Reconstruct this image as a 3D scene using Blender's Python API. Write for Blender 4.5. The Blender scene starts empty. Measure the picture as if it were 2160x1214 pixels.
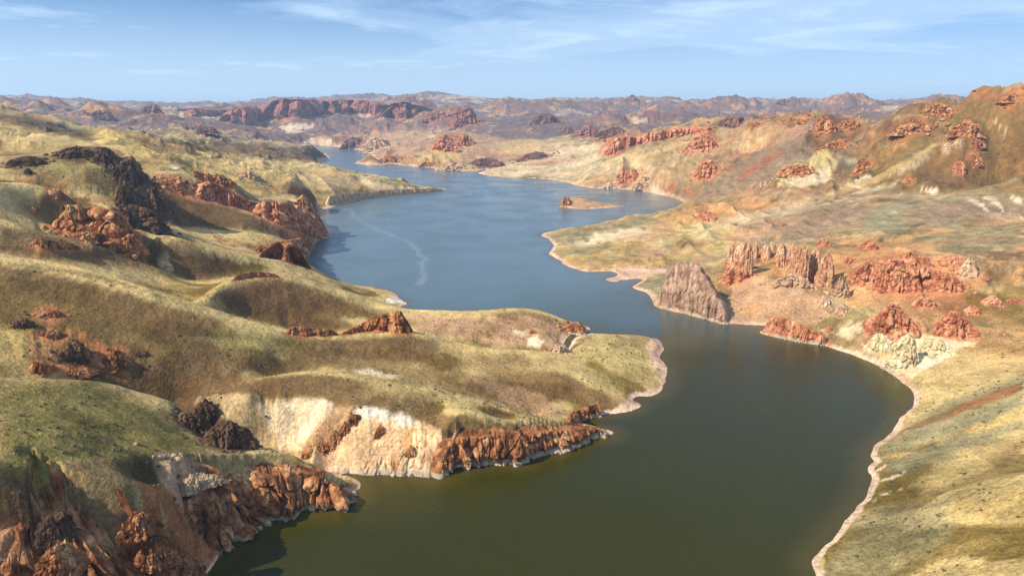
import bpy, math, random
import numpy as np
from mathutils import Vector

C = bpy.context.scene.collection
R = math.radians

# ------------------------------------------------------------------ camera, sky, sun, exposure
CAM_H = 200.0
PITCH = R(14.27)
FPX = 1459.0                       # focal length in photo pixels (2160 wide)
cam_data = bpy.data.cameras.new("camera")
cam_data.lens = 36.0 * FPX / 2160.0
cam_data.sensor_width = 36.0
cam_data.clip_start = 1.0
cam_data.clip_end = 120000.0
cam = bpy.data.objects.new("camera", cam_data)
cam.location = (0, 0, CAM_H)
cam.rotation_euler = (math.pi / 2 - PITCH, 0, 0)
C.objects.link(cam)
bpy.context.scene.camera = cam

SUN_AZ = R(-117.0)                 # compass angle from +Y, clockwise: sun stands to the left, a little behind
SUN_EL = R(41.0)
sun_dir = Vector((math.sin(SUN_AZ) * math.cos(SUN_EL), math.cos(SUN_AZ) * math.cos(SUN_EL), math.sin(SUN_EL)))
sd = bpy.data.lights.new("sun", 'SUN')
sd.energy = 5.0
sd.angle = R(0.5)
sd.color = (1.0, 0.87, 0.67)
sun = bpy.data.objects.new("sun", sd)
sun.rotation_euler = (-sun_dir).to_track_quat('-Z', 'Y').to_euler()
sun.location = (-500, 0, 900)
C.objects.link(sun)

vs = bpy.context.scene.view_settings
vs.view_transform = 'Standard'
vs.look = 'None'
vs.exposure = 0.55
vs.gamma = 1.0
vs.use_curve_mapping = False
bpy.context.scene.cycles.volume_bounces = 1
bpy.context.scene.cycles.max_bounces = 5
bpy.context.scene.cycles.use_denoising = True

world = bpy.data.worlds.new("World")
bpy.context.scene.world = world
world.use_nodes = True
wn, wl = world.node_tree.nodes, world.node_tree.links
wn.clear()
w_out = wn.new('ShaderNodeOutputWorld')
w_bg = wn.new('ShaderNodeBackground')
w_bg.inputs['Strength'].default_value = 0.050
w_sky = wn.new('ShaderNodeTexSky')
w_sky.sky_type = 'NISHITA'
w_sky.sun_disc = False
w_sky.sun_elevation = SUN_EL
w_sky.sun_rotation = SUN_AZ
w_sky.altitude = 900
w_sky.air_density = 1.0
w_sky.dust_density = 1.2
w_sky.ozone_density = 2.0
# thin high cloud: streaks on a flat layer far above, mixed over the sky
tc = wn.new('ShaderNodeTexCoord')
sep = wn.new('ShaderNodeSeparateXYZ')
wl.new(tc.outputs['Generated'], sep.inputs[0])
def wmath(op, a, b=None, clamp=False):
    n = wn.new('ShaderNodeMath'); n.operation = op; n.use_clamp = clamp
    for i, v in enumerate((a, b)):
        if v is None: continue
        if isinstance(v, (int, float)): n.inputs[i].default_value = v
        else: wl.new(v, n.inputs[i])
    return n.outputs[0]
zc = wmath('ADD', wmath('MAXIMUM', sep.outputs['Z'], 0.0), 0.09)
comb = wn.new('ShaderNodeCombineXYZ')
wl.new(wmath('DIVIDE', sep.outputs['X'], zc), comb.inputs['X'])
wl.new(wmath('DIVIDE', sep.outputs['Y'], zc), comb.inputs['Y'])
mp = wn.new('ShaderNodeMapping'); mp.inputs['Scale'].default_value = (0.42, 0.62, 1); mp.inputs['Location'].default_value = (7.9, 4.2, 0)
mp.inputs['Rotation'].default_value = (0, 0, R(24))
wl.new(comb.outputs[0], mp.inputs['Vector'])
def wnoise(scale, detail, dist, rough=0.55):
    n = wn.new('ShaderNodeTexNoise'); n.inputs['Scale'].default_value = scale; n.inputs['Detail'].default_value = detail
    n.inputs['Distortion'].default_value = dist; n.inputs['Roughness'].default_value = rough
    wl.new(mp.outputs[0], n.inputs['Vector']); return n.outputs['Fac']
def wramp(v, lo, hi):
    n = wn.new('ShaderNodeMapRange'); n.interpolation_type = 'SMOOTHSTEP'
    n.inputs['From Min'].default_value = lo; n.inputs['From Max'].default_value = hi
    wl.new(v, n.inputs['Value']); return n.outputs['Result']
cloud = wmath('ADD', wmath('MULTIPLY', wramp(wnoise(0.75, 7, 0.5), 0.33, 0.60), 0.62), wmath('MULTIPLY', wramp(wnoise(2.6, 9, 1.2, 0.62), 0.42, 0.75), 0.28))
veil = wn.new('ShaderNodeMapRange'); veil.interpolation_type = 'SMOOTHSTEP'; wl.new(sep.outputs['Z'], veil.inputs['Value'])
for k_, x_ in zip(('From Min', 'From Max', 'To Min', 'To Max'), (-0.02, 0.215, 0.85, 0.0)): veil.inputs[k_].default_value = x_
cloud = wmath('MAXIMUM', cloud, veil.outputs['Result'], True)
w_mix = wn.new('ShaderNodeMix'); w_mix.data_type = 'RGBA'
wl.new(cloud, w_mix.inputs['Factor'])
w_tint = wn.new('ShaderNodeMix'); w_tint.data_type = 'RGBA'; w_tint.blend_type = 'MULTIPLY'; w_tint.inputs['Factor'].default_value = 1.0
w_tint.inputs['B'].default_value = (0.26, 0.82, 1.50, 1)
wl.new(w_sky.outputs[0], w_tint.inputs['A'])
wl.new(w_tint.outputs['Result'], w_mix.inputs['A'])
w_mix.inputs['B'].default_value = (10.5, 13.4, 16.5, 1)
wl.new(w_mix.outputs['Result'], w_bg.inputs['Color'])
wl.new(w_bg.outputs[0], w_out.inputs['Surface'])

# ------------------------------------------------------------------ small maths helpers
CP, SP = math.cos(PITCH), math.sin(PITCH)
def ray(px, py):
    """azimuth and slope (dz per metre of ground distance) of the sight line through a photo pixel"""
    X = (np.asarray(px, float) - 1080.0) / FPX
    Y = (607.0 - np.asarray(py, float)) / FPX
    dx = X; dy = CP + Y * SP; dz = -SP + Y * CP
    return np.arctan2(dx, dy), dz / np.hypot(dx, dy)
def project(x, y, z):
    x = np.asarray(x, float); y = np.asarray(y, float); z = np.asarray(z, float) - CAM_H
    f = y * CP - z * SP; u = y * SP + z * CP
    f = np.maximum(f, 1e-3)
    return 1080 + FPX * x / f, 607 - FPX * u / f

def _hash(ix, iy, iz, seed):
    h = (ix.astype(np.int64) * 374761393 + iy.astype(np.int64) * 668265263 + iz.astype(np.int64) * 2147483647 + seed * 974634777) & 0xffffffff
    h = ((h ^ (h >> 13)) * 1274126177) & 0xffffffff
    h = ((h ^ (h >> 16)) * 2246822519) & 0xffffffff
    return ((h ^ (h >> 15)) & 0xffffff).astype(np.float64) / 0xffffff
def vnoise2(x, y, seed=0):
    """smooth value noise, -1..1"""
    ix = np.floor(x); iy = np.floor(y); fx = x - ix; fy = y - iy
    fx = fx * fx * fx * (fx * (fx * 6 - 15) + 10); fy = fy * fy * fy * (fy * (fy * 6 - 15) + 10)
    z = np.zeros_like(ix)
    a = _hash(ix, iy, z, seed); b = _hash(ix + 1, iy, z, seed); c = _hash(ix, iy + 1, z, seed); d = _hash(ix + 1, iy + 1, z, seed)
    return 2 * ((a * (1 - fx) + b * fx) * (1 - fy) + (c * (1 - fx) + d * fx) * fy) - 1
def vnoise3(x, y, z, seed=0):
    ix = np.floor(x); iy = np.floor(y); iz = np.floor(z); fx = x - ix; fy = y - iy; fz = z - iz
    fx = fx * fx * (3 - 2 * fx); fy = fy * fy * (3 - 2 * fy); fz = fz * fz * (3 - 2 * fz)
    r = 0
    for dz in (0, 1):
        a = _hash(ix, iy, iz + dz, seed); b = _hash(ix + 1, iy, iz + dz, seed); c = _hash(ix, iy + 1, iz + dz, seed); d = _hash(ix + 1, iy + 1, iz + dz, seed)
        r = r + ((a * (1 - fx) + b * fx) * (1 - fy) + (c * (1 - fx) + d * fx) * fy) * (fz if dz else 1 - fz)
    return 2 * r - 1
def fbm2(x, y, lam, octs, seed=0, gain=0.5, ridged=False, cell=None):
    """sum of octaves starting at wavelength lam; octaves finer than the mesh cell fade out"""
    out = 0; amp = 1.0; ca, sa = math.cos(0.6), math.sin(0.6); tot = 0
    for o in range(octs):
        n = vnoise2(x / lam, y / lam, seed + o * 7)
        if ridged: n = 1 - 2 * np.abs(n)
        if cell is not None: n = n * np.clip(lam / (cell * 2.5) - 0.6, 0, 1)
        out = out + n * amp; tot += amp
        x, y = x * ca - y * sa, x * sa + y * ca
        lam *= 0.5; amp *= gain
    return out / tot
def sstep(a, b, v):
    t = np.clip((v - a) / (b - a), 0, 1); return t * t * (3 - 2 * t)
def catmull(pts, n):
    p = np.asarray(pts, float)
    if len(p) < 2: return p
    q = np.vstack([2 * p[0] - p[1], p, 2 * p[-1] - p[-2]])
    out = []
    for i in range(len(p) - 1):
        t = np.linspace(0, 1, n, endpoint=False)[:, None]
        a, b, c, d = q[i], q[i + 1], q[i + 2], q[i + 3]
        out.append(0.5 * ((2 * b) + (-a + c) * t + (2 * a - 5 * b + 4 * c - d) * t * t + (-a + 3 * b - 3 * c + d) * t ** 3))
    out.append(p[-1:])
    return np.vstack(out)

# ------------------------------------------------------------------ shoreline (bearings and depths surveyed on the water plane)
SHORE = [(300,1500),(380,1300),(430,1214),(455,1180),(470,1157),(500,1145),(545,1117),(600,1090),(655,1080),(690,1078),(725,1066),(748,1048),(757,1027),(748,1012),(715,1000),(690,993),
(740,997),(800,1001),(865,1004),(905,1004),(935,1011),(950,998),(985,984),(1030,979),(1075,977),(1105,979),(1112,966),(1150,957),(1190,948),(1240,926),(1288,921),(1293,910),(1265,903),(1233,896),
(1218,888),(1250,881),(1272,873),(1300,872),(1330,866),(1351,853),(1335,843),(1345,835),(1385,833),(1402,815),(1410,795),(1406,770),(1396,752),(1398,732),(1388,716),(1365,709),(1330,706),(1290,704),
(1250,704),(1222,710),(1206,722),(1202,738),(1196,742),(1191,735),(1194,718),(1205,708),(1232,700),(1247,693),(1235,685),(1200,681),(1130,664),(1095,660),(1040,662),(960,662),(880,659),(862,651),
(845,644),(862,637),(850,631),(835,622),(820,614),(790,608),(745,603),(715,597),(690,584),(668,568),(650,560),(612,553),(640,543),(655,530),(662,515),(668,507),(690,502),(705,497),(690,490),
(680,478),(676,460),(680,446),(700,437),(740,425),(800,415),(860,409),(905,405),(940,401),(925,396),(880,392),(830,389),(790,386),(755,381),(725,374),(705,366),(690,356),(672,347),(680,340),(694,333),
(690,326),(675,318),(665,312),(650,308),(700,308),(730,313),(768,317),(775,322),(790,335),(800,343),(835,347),(880,352),(935,358),(985,361),(1005,360),(1025,357),(1012,365),(1035,371),(1080,375),
(1150,378),(1200,386),(1250,397),(1300,398),(1350,402),(1400,412),(1437,424),(1445,428),(1425,437),(1390,448),(1340,456),(1290,464),(1235,476),(1180,484),(1143,495),(1160,503),(1170,520),(1156,534),
(1178,548),(1200,562),(1240,572),(1290,571),(1301,579),(1275,588),(1295,594),(1308,590),(1345,586),(1352,592),(1332,605),(1368,620),(1380,642),(1400,651),(1450,663),(1500,676),(1530,683),(1545,682),
(1580,685),(1615,686),(1612,697),(1604,700),(1640,711),(1700,724),(1740,729),(1790,745),(1850,768),(1890,797),(1920,822),(1928,840),(1920,868),(1903,885),(1890,905),(1872,925),(1848,943),(1836,965),
(1845,972),(1828,990),(1834,1010),(1822,1040),(1805,1070),(1770,1110),(1735,1152),(1710,1182),(1722,1214),(1760,1300),(1800,1500)]
ISLES = [[(1182,436),(1183,428),(1200,423),(1240,425),(1290,431),(1318,434),(1290,438),(1250,441),(1215,441)],
         [(749,344),(762,337),(780,336),(800,340),(815,346),(800,348),(775,348)]]
def to_world0(pts):
    p = np.asarray(pts, float); a, e = ray(p[:, 0], p[:, 1]); r = -CAM_H / e
    return np.stack([r * np.sin(a), r * np.cos(a)], 1)
shore_w = catmull(to_world0(SHORE), 3)
shore_w = np.vstack([shore_w, [[60, 60], [-60, 60]]])
isles_w = [catmull(np.vstack([to_world0(i), to_world0(i)[:1]]), 3) for i in ISLES]
def poly_sd(x, y, P):
    """signed distance, positive inside"""
    P = np.asarray(P); Q = np.roll(P, -1, 0)
    best = np.full(x.shape, 1e18); ins = np.zeros(x.shape, bool)
    for (ax, ay), (bx, by) in zip(P, Q):
        ex, ey = bx - ax, by - ay; L = ex * ex + ey * ey
        if L < 1e-9: continue
        t = np.clip(((x - ax) * ex + (y - ay) * ey) / L, 0, 1)
        d = (x - ax - t * ex) ** 2 + (y - ay - t * ey) ** 2
        np.minimum(best, d, out=best)
        if ay != by:
            c = (ay > y) != (by > y)
            ins ^= c & (x < ex * (y - ay) / ey + ax)
    return np.where(ins, 1, -1) * np.sqrt(best)

# ------------------------------------------------------------------ coarse relief grid (bearing x log distance), thin-plate surface through ridge and valley lines
TH = R(50.0); RMIN, RMAX = 110.0, 26000.0
NT, NR = 384, 800
th_c = np.linspace(-TH, TH, NT); lr_c = np.linspace(math.log(RMIN), math.log(RMAX), NR)
DT = th_c[1] - th_c[0]; DL = lr_c[1] - lr_c[0]
GT, GL = np.meshgrid(th_c, lr_c)
GR = np.exp(GL); GX = GR * np.sin(GT); GY = GR * np.cos(GT)
wx = GX + GR * 0.005 * fbm2(GX, GY, 60, 4, 5); wy = GY + GR * 0.008 * fbm2(GX, GY, 60, 4, 9)
SD = poly_sd(wx, wy, shore_w)                  # >0 in the water
for iw in isles_w:
    SD = np.minimum(SD, -poly_sd(wx, wy, iw))

cons_t, cons_l, cons_z, cons_w = [], [], [], []
def pt(px, py, v):
    a, e = ray(px, py)
    if v < 400:
        r = (v - CAM_H) / e if abs(e) > 1e-6 else 1e5
    else:
        r = v
    return float(a), math.log(max(r, 1.0))
LOG = []
def L(pts, drop=None, w=None, k=0.06):
    """a line of the relief: (bearing/elevation pixel, then height if < 400, else ground distance)"""
    if w is None: w = 1.0 if drop is not None else 0.25
    elif drop is None: w *= 0.2
    q = [(p[0], p[1], pt(*p)[1]) for p in pts]
    if len(q) > 1:
        mx_ = max(math.hypot(q[i + 1][0] - q[i][0], q[i + 1][1] - q[i][1]) for i in range(len(q) - 1))
        q = catmull(q, max(10, int(mx_ / 2.5)))
    else: q = np.array(q)
    seg = np.hypot(*np.diff(q[:, :2], axis=0).T) if len(q) > 1 else []
    a, e = ray(q[:, 0], q[:, 1]); r = np.exp(q[:, 2]); z = CAM_H + r * e
    for p in pts:
        aa, ll = pt(*p); LOG.append((p, round(math.exp(ll)), round(CAM_H + math.exp(ll) * float(ray(p[0], p[1])[1]))))
    cons_t.append(a); cons_l.append(q[:, 2]); cons_z.append(z); cons_w.append(np.full(len(a), w))
    if drop is not None:
        r2 = r * (1 + k); z2 = np.minimum(z - drop, CAM_H + r2 * e - 0.3 * drop)
        cons_t.append(a); cons_l.append(np.log(r2)); cons_z.append(z2); cons_w.append(np.full(len(a), w * 0.6))

# --- near left hill above the dark cliffs
L([(-300,780,90),(-150,788,84),(0,797,78),(100,799,72),(200,802,62),(260,812,54),(330,835,45),(380,858,37)], drop=12)
L([(380,858,37),(430,925,33),(520,944,27),(600,956,23),(650,985,17),(700,1003,10),(740,1018,4)], drop=9, k=.05)
L([(-150,900,84),(0,900,76),(150,920,66),(300,925,51)])
L([(-100,1000,76),(150,985,61),(300,968,50),(450,965,36),(580,970,26)])
L([(-200,1120,76),(0,1095,68),(80,1080,64),(200,1048,57),(260,1040,52),(350,1010,41),(440,1000,34),(560,1000,24),(640,1002,17),(700,1020,9)])
L([(-200,1400,14),(0,1340,12),(200,1330,6),(340,1290,2)], w=2)
L([(250,1045,52),(300,1088,44),(350,1142,28),(398,1200,5)], w=3)
L([(312,1055,33),(385,1108,16),(455,1162,2)], w=3)
# --- white cliff and the rock fringe on the point
L([(600,838,33),(700,848,33),(760,860,32),(850,872,28),(900,892,23),(940,915,20),(1000,925,17),(1080,925,14),(1150,920,12),(1220,905,9),(1270,907,5)])
L([(700,975,4),(800,985,5),(900,990,6)])
L([(540,935,10),(620,965,3),(560,880,22)], w=.6)
L([(420,850,33),(520,845,35),(600,832,36)])
# ridges C and D
L([(560,792,42),(640,784,41),(720,788,40),(800,798,37),(880,812,33),(950,822,28),(1040,846,21),(1100,862,15),(1130,880,9)], drop=8, k=.05)
L([(1050,884,14),(1110,882,13),(1200,889,9),(1262,903,4)], w=2)
# ridge B: long grassy crest from the left edge to the spit
L([(-300,520,120),(-150,528,116),(0,538,110),(120,552,104),(240,585,94),(330,617,84),(400,640,74),(500,668,60),(600,693,48),(680,706,42),(760,704,39),(850,698,36),(900,704,32),(950,720,26),(1000,731,23),(1060,735,21),(1120,737,18),(1180,742,14)], drop=13, k=.07)
L([(1180,742,14),(1215,735,12),(1250,715,11),(1310,709,8),(1360,713,5)])
L([(1100,765,16),(1150,778,15),(1200,798,12),(1260,823,8),(1315,843,3)])
L([(1180,835,4),(1230,850,3)]); L([(1270,760,10),(1340,770,7)]); L([(1150,865,6),(1200,872,3)])
L([(0,620,510),(150,640,503),(300,680,484),(450,720,468),(560,745,458)], w=2)
L([(0,700,474),(130,740,458),(260,770,450),(380,800,442)], w=2)

L([(600,740,40),(750,750,30),(900,775,22),(1000,800,17)])
# flat bright top behind B's crest, gully, next rise
L([(340,590,62),(370,622,58),(420,650,52),(560,672,34),(600,688,30)])
L([(600,700,22),(700,706,20)],w=.5)
# M' crest and middle peninsula
L([(410,640,66),(440,612,66),(500,583,64),(590,578,60),(650,592,50),(720,613,38),(790,637,27),(860,652,20),(930,655,18),(1000,655,18),(1050,650,20),(1095,647,21),(1150,656,17),(1200,674,9),(1240,690,2)], drop=9, k=.05)
L([(560,640,45),(700,665,26),(800,690,18)]); L([(880,700,13),(1000,725,7),(1150,730,5),(1180,715,4)]); L([(1050,690,12),(1150,700,8)])
# E crest with white tip
L([(200,452,112),(250,474,104),(330,494,94),(430,525,78),(520,537,64),(600,551,46),(650,561,32),(700,587,13),(740,601,7),(790,607,5),(830,622,4)], drop=7, k=.04)
L([(760,620,10),(820,632,5)]); L([(380,560,66),(480,565,58),(560,570,50)], w=.6)
# left slopes
L([(-300,455,130),(-150,458,126),(0,462,120),(60,478,112),(110,497,104),(170,512,95),(250,530,84),(330,565,70)], drop=6, k=.04)
L([(-200,378,150),(0,383,140),(60,385,136),(110,400,128),(150,420,118)], drop=6, k=.04)
L([(100,480,100),(160,460,104),(280,490,88)], w=.6)
L([(130,428,108),(200,432,106),(270,440,102),(300,455,96)]); L([(120,465,92),(200,480,88),(270,500,82)])
# F crest, small dark cliff above the water
L([(300,470,90),(380,482,66),(450,486,58),(520,489,52),(580,498,42),(610,508,34),(645,513,22)], drop=5, k=.04)
L([(470,520,48),(560,530,36),(600,545,28)], w=.6)
# dark crag H
L([(-200,330,1000),(0,330,980),(60,326,975),(130,314,970),(200,306,965),(235,322,955),(262,334,945),(290,352,940),(306,372,935),(330,388,925),(346,410,915),(352,432,905)], drop=22, k=.07)
L([(0,350,920),(100,350,900)])
# basin and red cliff G
L([(340,470,900),(400,475,930),(470,475,960)]); L([(400,440,1000),(480,455,1000),(560,470,1000),(640,490,1040)])
L([(330,375,1080),(390,376,1080),(420,380,1085),(490,398,1090),(530,425,1100),(570,420,1115),(620,428,1130),(660,436,1135)], drop=5, k=.05)
L([(395,400,1050),(430,418,1045),(490,440,1050),(540,458,1060),(600,475,1075),(660,495,1100)])
L([(400,358,1280),(480,378,1280),(560,405,1260),(630,415,1260)]); L([(640,435,8),(690,432,4)])
# plateau and hills beyond
L([(-300,232,2300),(-100,238,2400),(0,243,2400),(60,246,2400),(110,258,2350),(160,271,2300),(205,284,2200)], drop=25)
L([(-200,265,1900),(30,264,1900),(80,276,1850),(130,287,1800),(175,290,1750),(205,279,1740),(235,274,1740),(262,282,1740),(300,291,1760),(360,298,1800),(400,312,1800),(440,330,1750)], drop=14, k=.07)
L([(380,302,2500),(470,318,2500),(560,334,2450),(640,348,2350),(690,354,2300)])
L([(380,290,2900),(420,292,3000),(500,302,3050),(580,308,3050),(640,312,3050),(675,323,3000),(690,331,3000)], drop=8, k=.05)
L([(440,308,2700),(560,322,2750),(640,336,2750)])
L([(0,300,1500),(100,310,1400),(200,298,1400)],w=.6); L([(280,330,1350),(350,345,1300),(420,350,1400)]); L([(450,350,1650),(540,358,1750)],w=.7)
L([(560,362,1800),(620,357,1850),(680,357,1880),(720,363,1880),(755,377,1850),(790,383,1800),(850,390,1730),(900,396,1640)], drop=6, k=.05)
L([(620,395,1500),(690,405,1450),(720,410,1430)]); L([(720,403,1500),(800,398,1560),(880,397,1580)])
# island, cone
L([(1184,418,1540),(1195,413,1545),(1215,416,1550),(1250,422,1555),(1285,430,1560)]); 
L([(773,327,2800)], w=3)
# right bank near
L([(1870,1214,8),(1960,1214,22),(2160,1214,42),(2400,1214,60)]); L([(1900,1080,10),(2000,1060,25),(2160,1030,42),(2400,980,60)])
L([(1930,930,8),(2030,900,22),(2160,860,36),(2400,800,50)]); L([(1960,810,8),(2040,765,14),(2120,735,18),(2200,730,24),(2400,700,30)])
# slopes with red crags
L([(1780,720,4),(1850,740,5),(1900,765,7)]); L([(1830,690,16),(1900,690,16),(1960,690,18),(2040,690,20)]); L([(1920,650,26),(2000,640,30),(2160,640,36),(2400,640,40)])
L([(1740,660,12),(1790,640,18),(1860,620,28),(2000,605,38),(2160,598,44),(2400,590,50)])
L([(1530,600,22),(1590,572,34),(1640,590,33),(1700,610,28),(1760,625,20)]); L([(1560,650,8),(1640,665,8),(1700,670,7)])
L([(1390,640,6),(1410,600,10),(1460,575,14),(1520,565,20)]); L([(1440,600,18),(1520,640,10)])
L([(1580,540,32),(1700,540,38),(1800,560,42),(1900,550,50),(2000,545,56),(2160,540,62),(2400,530,70)])
L([(1350,575,3),(1420,560,6),(1500,545,12)]); L([(1180,500,4),(1260,480,6),(1340,465,9),(1400,458,12)]); L([(1200,540,5),(1300,520,10),(1420,500,14),(1520,490,18)])
L([(1260,555,3),(1350,545,6),(1450,530,10)]); L([(1300,500,13),(1400,478,17),(1480,475,18)],w=.7)
L([(1450,438,15),(1500,430,24),(1560,432,30),(1620,440,33),(1680,450,32)]); L([(1440,470,18),(1540,470,26),(1640,480,30),(1740,500,34)])
L([(1560,500,25),(1680,480,38),(1760,468,44),(1850,475,46)],w=.7)
# arch ridge U
L([(1480,500,22),(1560,474,34),(1640,448,44),(1720,427,52),(1800,415,58),(1900,411,61),(2000,412,62),(2080,406,66),(2160,402,70),(2400,395,80)], drop=9, k=.06)
L([(1760,500,36),(1900,490,46),(2050,480,54),(2160,470,60)],w=.7); L([(1800,440,52),(1950,445,56),(2160,450,60)],w=.5)
# big right ridge T
L([(1012,364,2),(1060,352,2330),(1100,342,2400),(1150,330,2450),(1200,315,2480),(1250,303,2480),(1290,290,2450),(1340,284,2400),(1400,277,2350),(1440,271,2300),(1500,264,2250),(1560,260,2200),(1610,256,2150),(1650,250,2100),(1690,250,2060),(1720,242,2020),(1748,241,2000),(1775,249,1980),(1800,250,1980),(1815,262,1960),(1840,267,1950),(1870,265,1920),(1900,248,1850),(1940,230,1800),(1975,219,1780),(2005,222,1780),(2030,233,1760),(2070,217,1720),(2110,205,1680),(2160,197,1650),(2300,188,1600),(2500,185,1600)], drop=30, k=.08)
L([(1740,255,1980),(1700,275,1920),(1650,305,1850),(1600,335,1780),(1550,362,1720),(1500,390,1650),(1460,415,1580)])
L([(1300,310,2300),(1280,340,2150),(1260,370,2000)]); L([(1440,300,2100),(1400,340,1950),(1370,385,1780)]); L([(1150,350,2350),(1200,362,2200)]); L([(1560,300,2000),(1500,340,1850),(1460,370,1750)])
L([(1400,300,2130),(1330,335,2050),(1300,375,1930)],w=.5)
L([(1770,270,1900),(1790,300,1800),(1790,325,1720),(1750,350,1620),(1720,360,1560)],)
L([(1830,330,1700),(1850,360,1600),(1800,385,1500)]); L([(1690,395,1440),(1640,390,1480),(1600,400,1450)])
L([(1700,425,1330),(1760,400,1400),(1830,385,1480)], w=1)
L([(1980,225,1760),(1940,245,1700),(1900,262,1660),(1870,285,1650)]); L([(2040,240,1700),(2020,270,1600),(1960,320,1500),(1900,360,1440),(1820,400,1340)])
L([(2250,230,1600),(2160,250,1580),(2100,290,1550),(2040,330,1500),(1980,370,1440)]); L([(2250,300,1480),(2160,310,1470)]); L([(2160,380,1400),(2080,388,1400),(2000,393,1400),(1900,392,1420)],w=.7)
L([(1640,372,1560),(1680,352,1600),(1720,345,1620)])
# centre, far bank
L([(722,290,4150),(760,285,4150),(800,284,4100),(850,275,4000),(900,272,3950),(960,275,3850),(1010,287,3700),(1060,292,3600),(1120,300,3500),(1180,303,3400),(1250,306,3200)], drop=20)
L([(840,330,3000),(900,318,3050),(940,312,3100),(985,312,3100),(1040,325,3000),(1090,335,2850)]); L([(830,310,3400),(900,300,3500)]);L([(880,345,2720),(960,350,2650),(1020,345,2650)]); L([(1040,350,2680),(1120,330,2850),(1180,318,2950)],w=.5)
L([(660,305,4100),(640,300,4300),(600,295,4500)]); L([(715,298,4300),(680,295,4400)],w=.6)
L([(830,263,5000),(860,256,5000),(900,238,5000),(930,233,5000),(955,228,5000),(985,240,4950),(1030,250,4900),(1080,252,4900),(1110,243,4850),(1140,238,4850),(1165,238,4800),(1190,252,4700),(1230,262,4600),(1290,268,4500),(1340,276,4200)], drop=25)
L([(900,268,4700),(980,268,4600),(1080,278,4400),(1200,285,4200)])
L([(180,262,4300),(190,240,4500),(212,231,4500),(235,237,4500),(262,246,4500),(290,262,4400)], drop=15)
L([(400,243,6500),(415,231,6500),(440,229,6500),(500,230,6500),(545,223,6500),(570,212,6500),(590,206,6500),(610,213,6500),(640,213,6500),(680,211,6500),(720,210,6500),(760,213,6500),(800,215,6500),(820,219,6500),(840,215,6500),(862,222,6500),(880,234,6500)], drop=30)
L([(410,256,6000),(500,262,5700),(600,250,5900),(700,243,6100),(800,244,6100),(880,246,6100)]); L([(300,262,5000),(400,270,4800),(520,280,4600)],w=.7); L([(320,280,3900),(450,285,3900),(560,292,3900)],w=.7)
L([(520,282,4900),(600,262,5100),(640,246,5200),(680,262,5100),(740,278,4900)]); L([(600,285,4600),(700,285,4500)],w=.7)
L([(-200,225,8000),(0,226,8000),(30,219,8000),(46,213,8000),(65,220,8000),(90,226,8000),(130,240,7800),(150,250,7500)], drop=30)
L([(0,236,5500),(60,238,5500),(120,250,5500),(150,262,5300)],w=.7)
L([(280,243,9000),(300,231,9000),(320,220,9000),(340,230,9000),(370,241,9000)], drop=25); L([(150,228,11000),(210,228,11000),(240,232,11000)], w=.7)
SKY = [(-300,207),(0,207),(60,208),(100,209),(150,210),(180,213),(210,216),(260,216),(300,214),(350,218),(410,219),(460,219),(500,217),(560,212),(620,212),(680,209),(720,205),(760,204),(800,206),(850,206),(900,200),(925,198),(960,203),(1000,208),(1040,207),(1090,206),(1110,210),(1125,214),(1170,213)]
L([(x, y, 11500) for x, y in SKY], drop=60)
L([(1150,214,11000),(1220,210,11000),(1245,206,11000),(1280,211,11000),(1305,211,10500),(1320,205,10500),(1335,202,10500),(1350,205,10500),(1365,209,10500),(1390,208,10500),(1420,212,10500),(1450,219,10500),(1490,223,10500),(1540,221,10500),(1600,219,10500),(1635,217,10500),(1665,217,10500),(1685,217,10500),(1695,214,10500),(1710,220,10500),(1750,222,10500),(1800,223,11000),(1850,224,11000),(1900,225,11000),(1930,220,11000),(1950,214,11000),(2060,213,11000),(2300,213,11000)], drop=50)
L([(1080,225,9000),(1200,228,8500),(1300,232,8000),(1400,234,7500),(1500,238,7000)],w=.7); L([(1600,232,8000),(1700,228,8000),(1800,230,7500),(1900,236,6500)],w=.7)
L([(1250,262,5300),(1350,262,5000),(1450,262,4600)],w=.7); L([(1450,245,6500),(1540,243,6500),(1620,246,6200),(1900,255,4500)],w=.7)
L([(1200,245,6500),(1260,238,7000),(1330,242,7000),(1400,240,7000)],w=.6)

cons_t = np.concatenate(cons_t); cons_l = np.concatenate(cons_l); cons_z = np.concatenate(cons_z); cons_w = np.concatenate(cons_w)

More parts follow.
